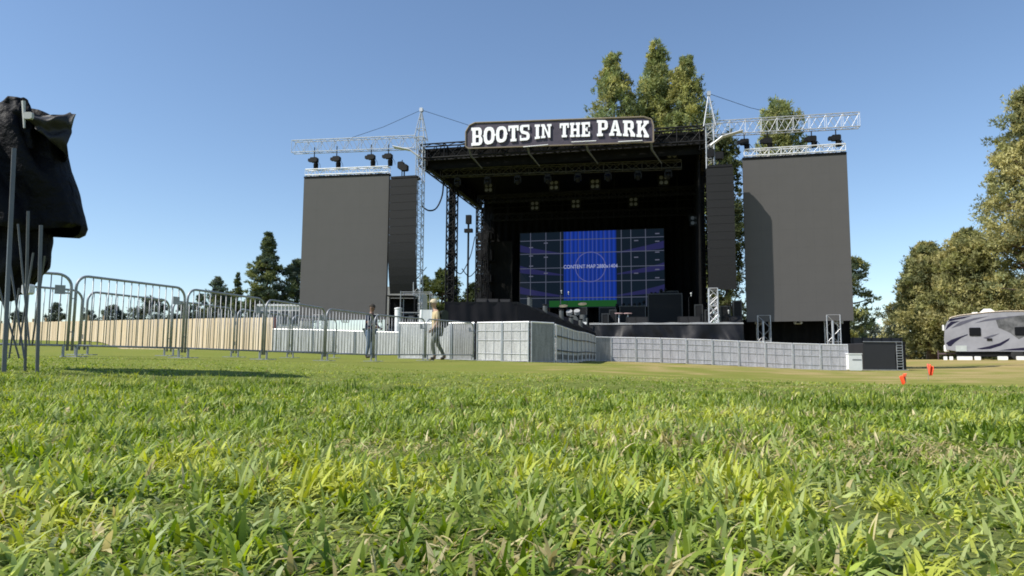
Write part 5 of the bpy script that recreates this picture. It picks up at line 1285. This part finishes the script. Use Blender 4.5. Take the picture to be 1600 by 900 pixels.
# ------------------------------------------------------------ people
def skin_mesh(name, verts, edges, rad, mt, parent, root_i=0, sub=2):
    me = bpy.data.meshes.new(name); inv = parent.matrix_basis.inverted()
    me.from_pydata([tuple(inv @ Vector(v)) for v in verts], edges, [])
    o = bpy.data.objects.new(name, me); COL.objects.link(o)
    sk = o.modifiers.new('skin', 'SKIN'); sk.use_smooth_shade = True
    for i, s in enumerate(me.skin_vertices[0].data):
        r = rad[i]; s.radius = (r, r) if not isinstance(r, tuple) else r; s.use_root = (i == root_i)
    sb = o.modifiers.new('sub', 'SUBSURF'); sb.levels = sub; sb.render_levels = sub
    bpy.context.view_layer.update()
    m2 = bpy.data.meshes.new_from_object(o.evaluated_get(bpy.context.evaluated_depsgraph_get())); bpy.data.objects.remove(o)
    m2.materials.clear(); m2.materials.append(mt)
    for p in m2.polygons: p.material_index = 0; p.use_smooth = True
    m2.name = name; o = bpy.data.objects.new(name, m2); COL.objects.link(o); o.parent = parent
    return o
def person(loc, face, H, label, J, cols, cap=None, pack=False, hairc=(.03,.025,.02)):
    """J: joint offsets in figure space (x forward, y left, z up) for height 1.8"""
    root = thing('person', label, 'person', loc, 0, 'people standing at the barriers')
    k = H/1.8; cf, sf = math.cos(face), math.sin(face)
    def T(p): x, y, z = p; return Vector((loc[0]+(x*cf-y*sf)*k, loc[1]+(x*sf+y*cf)*k, loc[2]+z*k))
    names = list(J.keys()); V = [T(J[n]) for n in names]; ix = {n: i for i, n in enumerate(names)}
    RAD = dict(pel=.135, belly=.13, chest=.15, neckb=.075, neck=.055, head0=.075, head1=.095, head2=.085, top=.055)
    for s in 'lr': RAD.update({'sh'+s:.065,'el'+s:.045,'wr'+s:.03,'hd'+s:.033,'hip'+s:.09,'kn'+s:.06,'an'+s:.042,'he'+s:.045,'to'+s:.035})
    E = [('pel','belly'),('belly','chest'),('chest','neckb'),('neckb','neck'),('neck','head0'),('head0','head1'),('head1','head2'),('head2','top')]
    for s in 'lr': E += [('chest','sh'+s),('sh'+s,'el'+s),('el'+s,'wr'+s),('wr'+s,'hd'+s),('pel','hip'+s),('hip'+s,'kn'+s),('kn'+s,'an'+s),('an'+s,'he'+s),('he'+s,'to'+s)]
    verts = list(V); edges = [(ix[a], ix[b]) for a, b in E]; rad = [RAD[n]*k for n in names]
    # fingers
    for s in 'lr':
        h = V[ix['hd'+s]]; w = V[ix['wr'+s]]; dr = (h-w).normalized(); sd = dr.cross(Vector((cf,sf,0))).normalized(); fw = sd.cross(dr)
        for j, (o_, ln) in enumerate(((-.030,.065),(-.01,.078),(.011,.073),(.03,.058))):
            b = h+fw*o_*k; i0 = len(verts); verts += [b+dr*.03*k, b+dr*(.03+ln*.5)*k+sd*.008*k, b+dr*(.03+ln)*k+sd*.025*k]; rad += [.010*k,.009*k,.007*k]
            edges += [(ix['hd'+s], i0), (i0, i0+1), (i0+1, i0+2)]
        i0 = len(verts); verts += [h+fw*-.045*k-dr*.02*k, h+fw*-.06*k+dr*.03*k]; rad += [.012*k,.009*k]; edges += [(ix['hd'+s], i0), (i0, i0+1)]
    skin_mesh('body', verts, edges, rad, mat('skin_'+str(cols['skin']), cols['skin'], .55), root, ix['pel'])
    def sub(name, ns, es, f, mt, ends=None):
        vv = []; rr = []; im = {}
        for n in ns:
            im[n] = len(vv); p = V[ix[n]]
            if ends and n in ends: a, t = ends[n]; p = V[ix[a]].lerp(p, t)
            vv.append(p); rr.append(RAD[n]*f*k)
        skin_mesh(name, vv, [(im[a], im[b]) for a, b in es], rr, mt, root, 0)
    sub('shirt', ['belly','pel','chest','neckb','shl','ell','shr','elr'], [('pel','belly'),('belly','chest'),('chest','neckb'),('chest','shl'),('shl','ell'),('chest','shr'),('shr','elr')], 1.17, mat('shirt_'+str(cols['shirt']), cols['shirt'], .85, 0, .15, 7), {'neckb': ('chest', .75), 'ell': ('shl', cols.get('sleeve', .7)), 'elr': ('shr', cols.get('sleeve', .7))})
    sub('trousers', ['pel','hipl','knl','anl','hipr','knr','anr'], [('pel','hipl'),('hipl','knl'),('knl','anl'),('pel','hipr'),('hipr','knr'),('knr','anr')], 1.2, mat('trousers_'+str(cols['trousers']), cols['trousers'], .85, 0, .15, 7))
    for s in 'lr':
        sub('shoe', ['he'+s,'an'+s,'to'+s], [('an'+s,'he'+s),('he'+s,'to'+s)], 1.3, mat('shoe_'+str(cols['shoe']), cols['shoe'], .6), {'an'+s: ('he'+s, .6)})
    # face details
    hc = V[ix['head1']]; fwd = Vector((cf, sf, 0)); left = Vector((-sf, cf, 0))
    fm = MB()
    fm.prism([hc+fwd*.088*k+Vector((0,0,.02*k))+left*.008*k, hc+fwd*.088*k+Vector((0,0,.02*k))-left*.008*k, hc+fwd*.118*k-Vector((0,0,.022*k))-left*.004*k, hc+fwd*.118*k-Vector((0,0,.022*k))+left*.004*k], Vector((0,0,-.012*k)))
    for s in (-1,1): fm.lathe(hc+left*s*.092*k, [(.006*k,-.012*k),(.028*k,-.004*k),(.03*k,.004*k),(.01*k,.01*k)], 8, (fwd, SZ, left*s))
    fm.build('face_features', mat('skin_'+str(cols['skin']), cols['skin'], .55), root)
    em = MB()
    for s in (-1,1): em.lathe(hc+fwd*.088*k+left*s*.033*k+Vector((0,0,.012*k)), [(.013*k,0),(.008*k,.007*k)], 8, (left, SZ, fwd))
    em.box(hc+fwd*.088*k-Vector((0,0,.052*k)), (.012*k,.045*k,.008*k), (fwd, left, SZ)); em.build('eyes_and_mouth', M_BLK, root)
    # hair or cap: partial ellipsoid
    def capf(r, z0, m_, name, brim=False):
        c = MB(); c.lathe(hc+Vector((0,0,z0*k))-fwd*.012*k, [(r*k*math.cos(a), r*1.12*k*math.sin(a)) for a in np.linspace(0, 1.5, 7)], 18, (fwd*1.12, left, SZ))
        if brim:
            c.prism([hc+Vector((0,0,(z0+.012)*k))+fwd*x*k+left*y*k for x, y in ((.06,.085),(.15,.06),(.18,0),(.15,-.06),(.06,-.085))], Vector((0,0,.01*k)))
        c.build(name, m_, root, False)
    if cap: capf(.112, .03, mat('cap_tan', cap, .8), 'cap', True)
    else: capf(.103, .035, mat('hair_dark', hairc, .9), 'hair')
    if pack:
        c = MB(); b = V[ix['chest']]-fwd*.23*k-Vector((0,0,.10*k)); c.box(b, (.22*k,.34*k,.52*k), (fwd, left, SZ), 0, .07*k); c.build('backpack', mat('pack_dark', (.03,.035,.025), .85), root)
    return root
g_ = PG(577, 24.6)
J1 = dict(pel=(0,0,.95), belly=(0,0,1.12), chest=(.02,0,1.34), neckb=(.04,0,1.50), neck=(.05,0,1.56), head0=(.06,0,1.61), head1=(.07,0,1.68), head2=(.065,0,1.74), top=(.06,0,1.76),
          shl=(.02,.19,1.42), ell=(.06,.27,1.16), wrl=(.24,.20,1.02), hdl=(.31,.18,.99), shr=(.02,-.19,1.42), elr=(.08,-.27,1.17), wrr=(.27,-.2,1.06), hdr=(.34,-.18,1.03),
          hipl=(0,.10,.88), knl=(.03,.12,.49), anl=(0,.13,.10), hel=(-.03,.13,.05), tol=(.15,.14,.04), hipr=(0,-.10,.88), knr=(.03,-.12,.49), anr=(-.03,-.13,.10), her=(-.06,-.13,.05), tor=(.12,-.14,.04))
person(g_, math.radians(-20), 1.86, 'man in navy shirt and blue jeans standing behind the barriers, facing right', J1, dict(skin=(.20,.11,.075), shirt=(.012,.022,.045), trousers=(.10,.14,.21), shoe=(.03,.03,.03), sleeve=.95))
g_ = PG(682, 20.9)
J2 = dict(pel=(0,0,.93), belly=(.01,0,1.10), chest=(.04,0,1.32), neckb=(.07,0,1.49), neck=(.09,0,1.55), head0=(.11,0,1.60), head1=(.12,0,1.67), head2=(.115,0,1.73), top=(.11,0,1.75),
          shl=(.04,.19,1.40), ell=(.05,.25,1.12), wrl=(.18,.22,.92), hdl=(.23,.21,.87), shr=(.04,-.19,1.40), elr=(-.08,-.25,1.14), wrr=(-.02,-.26,.90), hdr=(0,-.26,.83),
          hipl=(0,.10,.86), knl=(.16,.11,.50), anl=(.10,.11,.13), hel=(.06,.11,.06), tol=(.23,.12,.04), hipr=(0,-.10,.86), knr=(-.06,-.11,.48), anr=(-.26,-.12,.14), her=(-.30,-.12,.08), tor=(-.14,-.12,.035))
person(g_, math.radians(200), 1.78, 'man in tan cap and beige shirt with dark backpack walking left', J2, dict(skin=(.36,.22,.15), shirt=(.48,.38,.22), trousers=(.10,.11,.09), shoe=(.025,.022,.02), sleeve=.8), cap=(.52,.44,.30), pack=True)

# ------------------------------------------------------------ light and sky
EL = math.radians(48); AZT = math.radians(20)          # travel azimuth of the light
trav = Vector((math.cos(AZT)*math.cos(EL), math.sin(AZT)*math.cos(EL), -math.sin(EL)))
sl = bpy.data.lights.new('sun', 'SUN'); sl.energy = 4.4; sl.angle = math.radians(.53); sl.color = (1, .95, .86)
so = bpy.data.objects.new('sun', sl); COL.objects.link(so); so.rotation_euler = trav.to_track_quat('-Z', 'Y').to_euler(); so.location = (-20, -4, 40)
w = bpy.data.worlds.new('World'); scn.world = w; w.use_nodes = True; nt = w.node_tree
sky = nt.nodes.new('ShaderNodeTexSky'); sky.sky_type = 'NISHITA'; sky.sun_disc = False; sky.sun_elevation = EL
sky.sun_rotation = math.atan2(-trav.x, -trav.y)
sky.air_density = 1.0; sky.dust_density = .15; sky.ozone_density = 3.0; sky.altitude = 100
bg = nt.nodes['Background']; bg.inputs['Strength'].default_value = .115
nt.links.new(sky.outputs['Color'], bg.inputs['Color'])

cd = bpy.data.cameras.new('camera'); cd.sensor_width = 36; cd.lens = FPX/1600*36; cd.clip_start = .02; cd.clip_end = 6000
co = bpy.data.objects.new('camera', cd); COL.objects.link(co)
co.matrix_world = Matrix(((R.x, U.x, -F.x, CAM.x), (R.y, U.y, -F.y, CAM.y), (R.z, U.z, -F.z, CAM.z), (0,0,0,1)))
scn.camera = co
vs = scn.view_settings; vs.view_transform = 'Standard'; vs.look = 'None'; vs.gamma = 1; vs.exposure = 0.5; vs.use_curve_mapping = False
scn.render.engine = 'CYCLES'; scn.cycles.max_bounces = 6; scn.cycles.transparent_max_bounces = 4; scn.cycles.use_denoising = True
scn.cycles.filter_width = 1.8
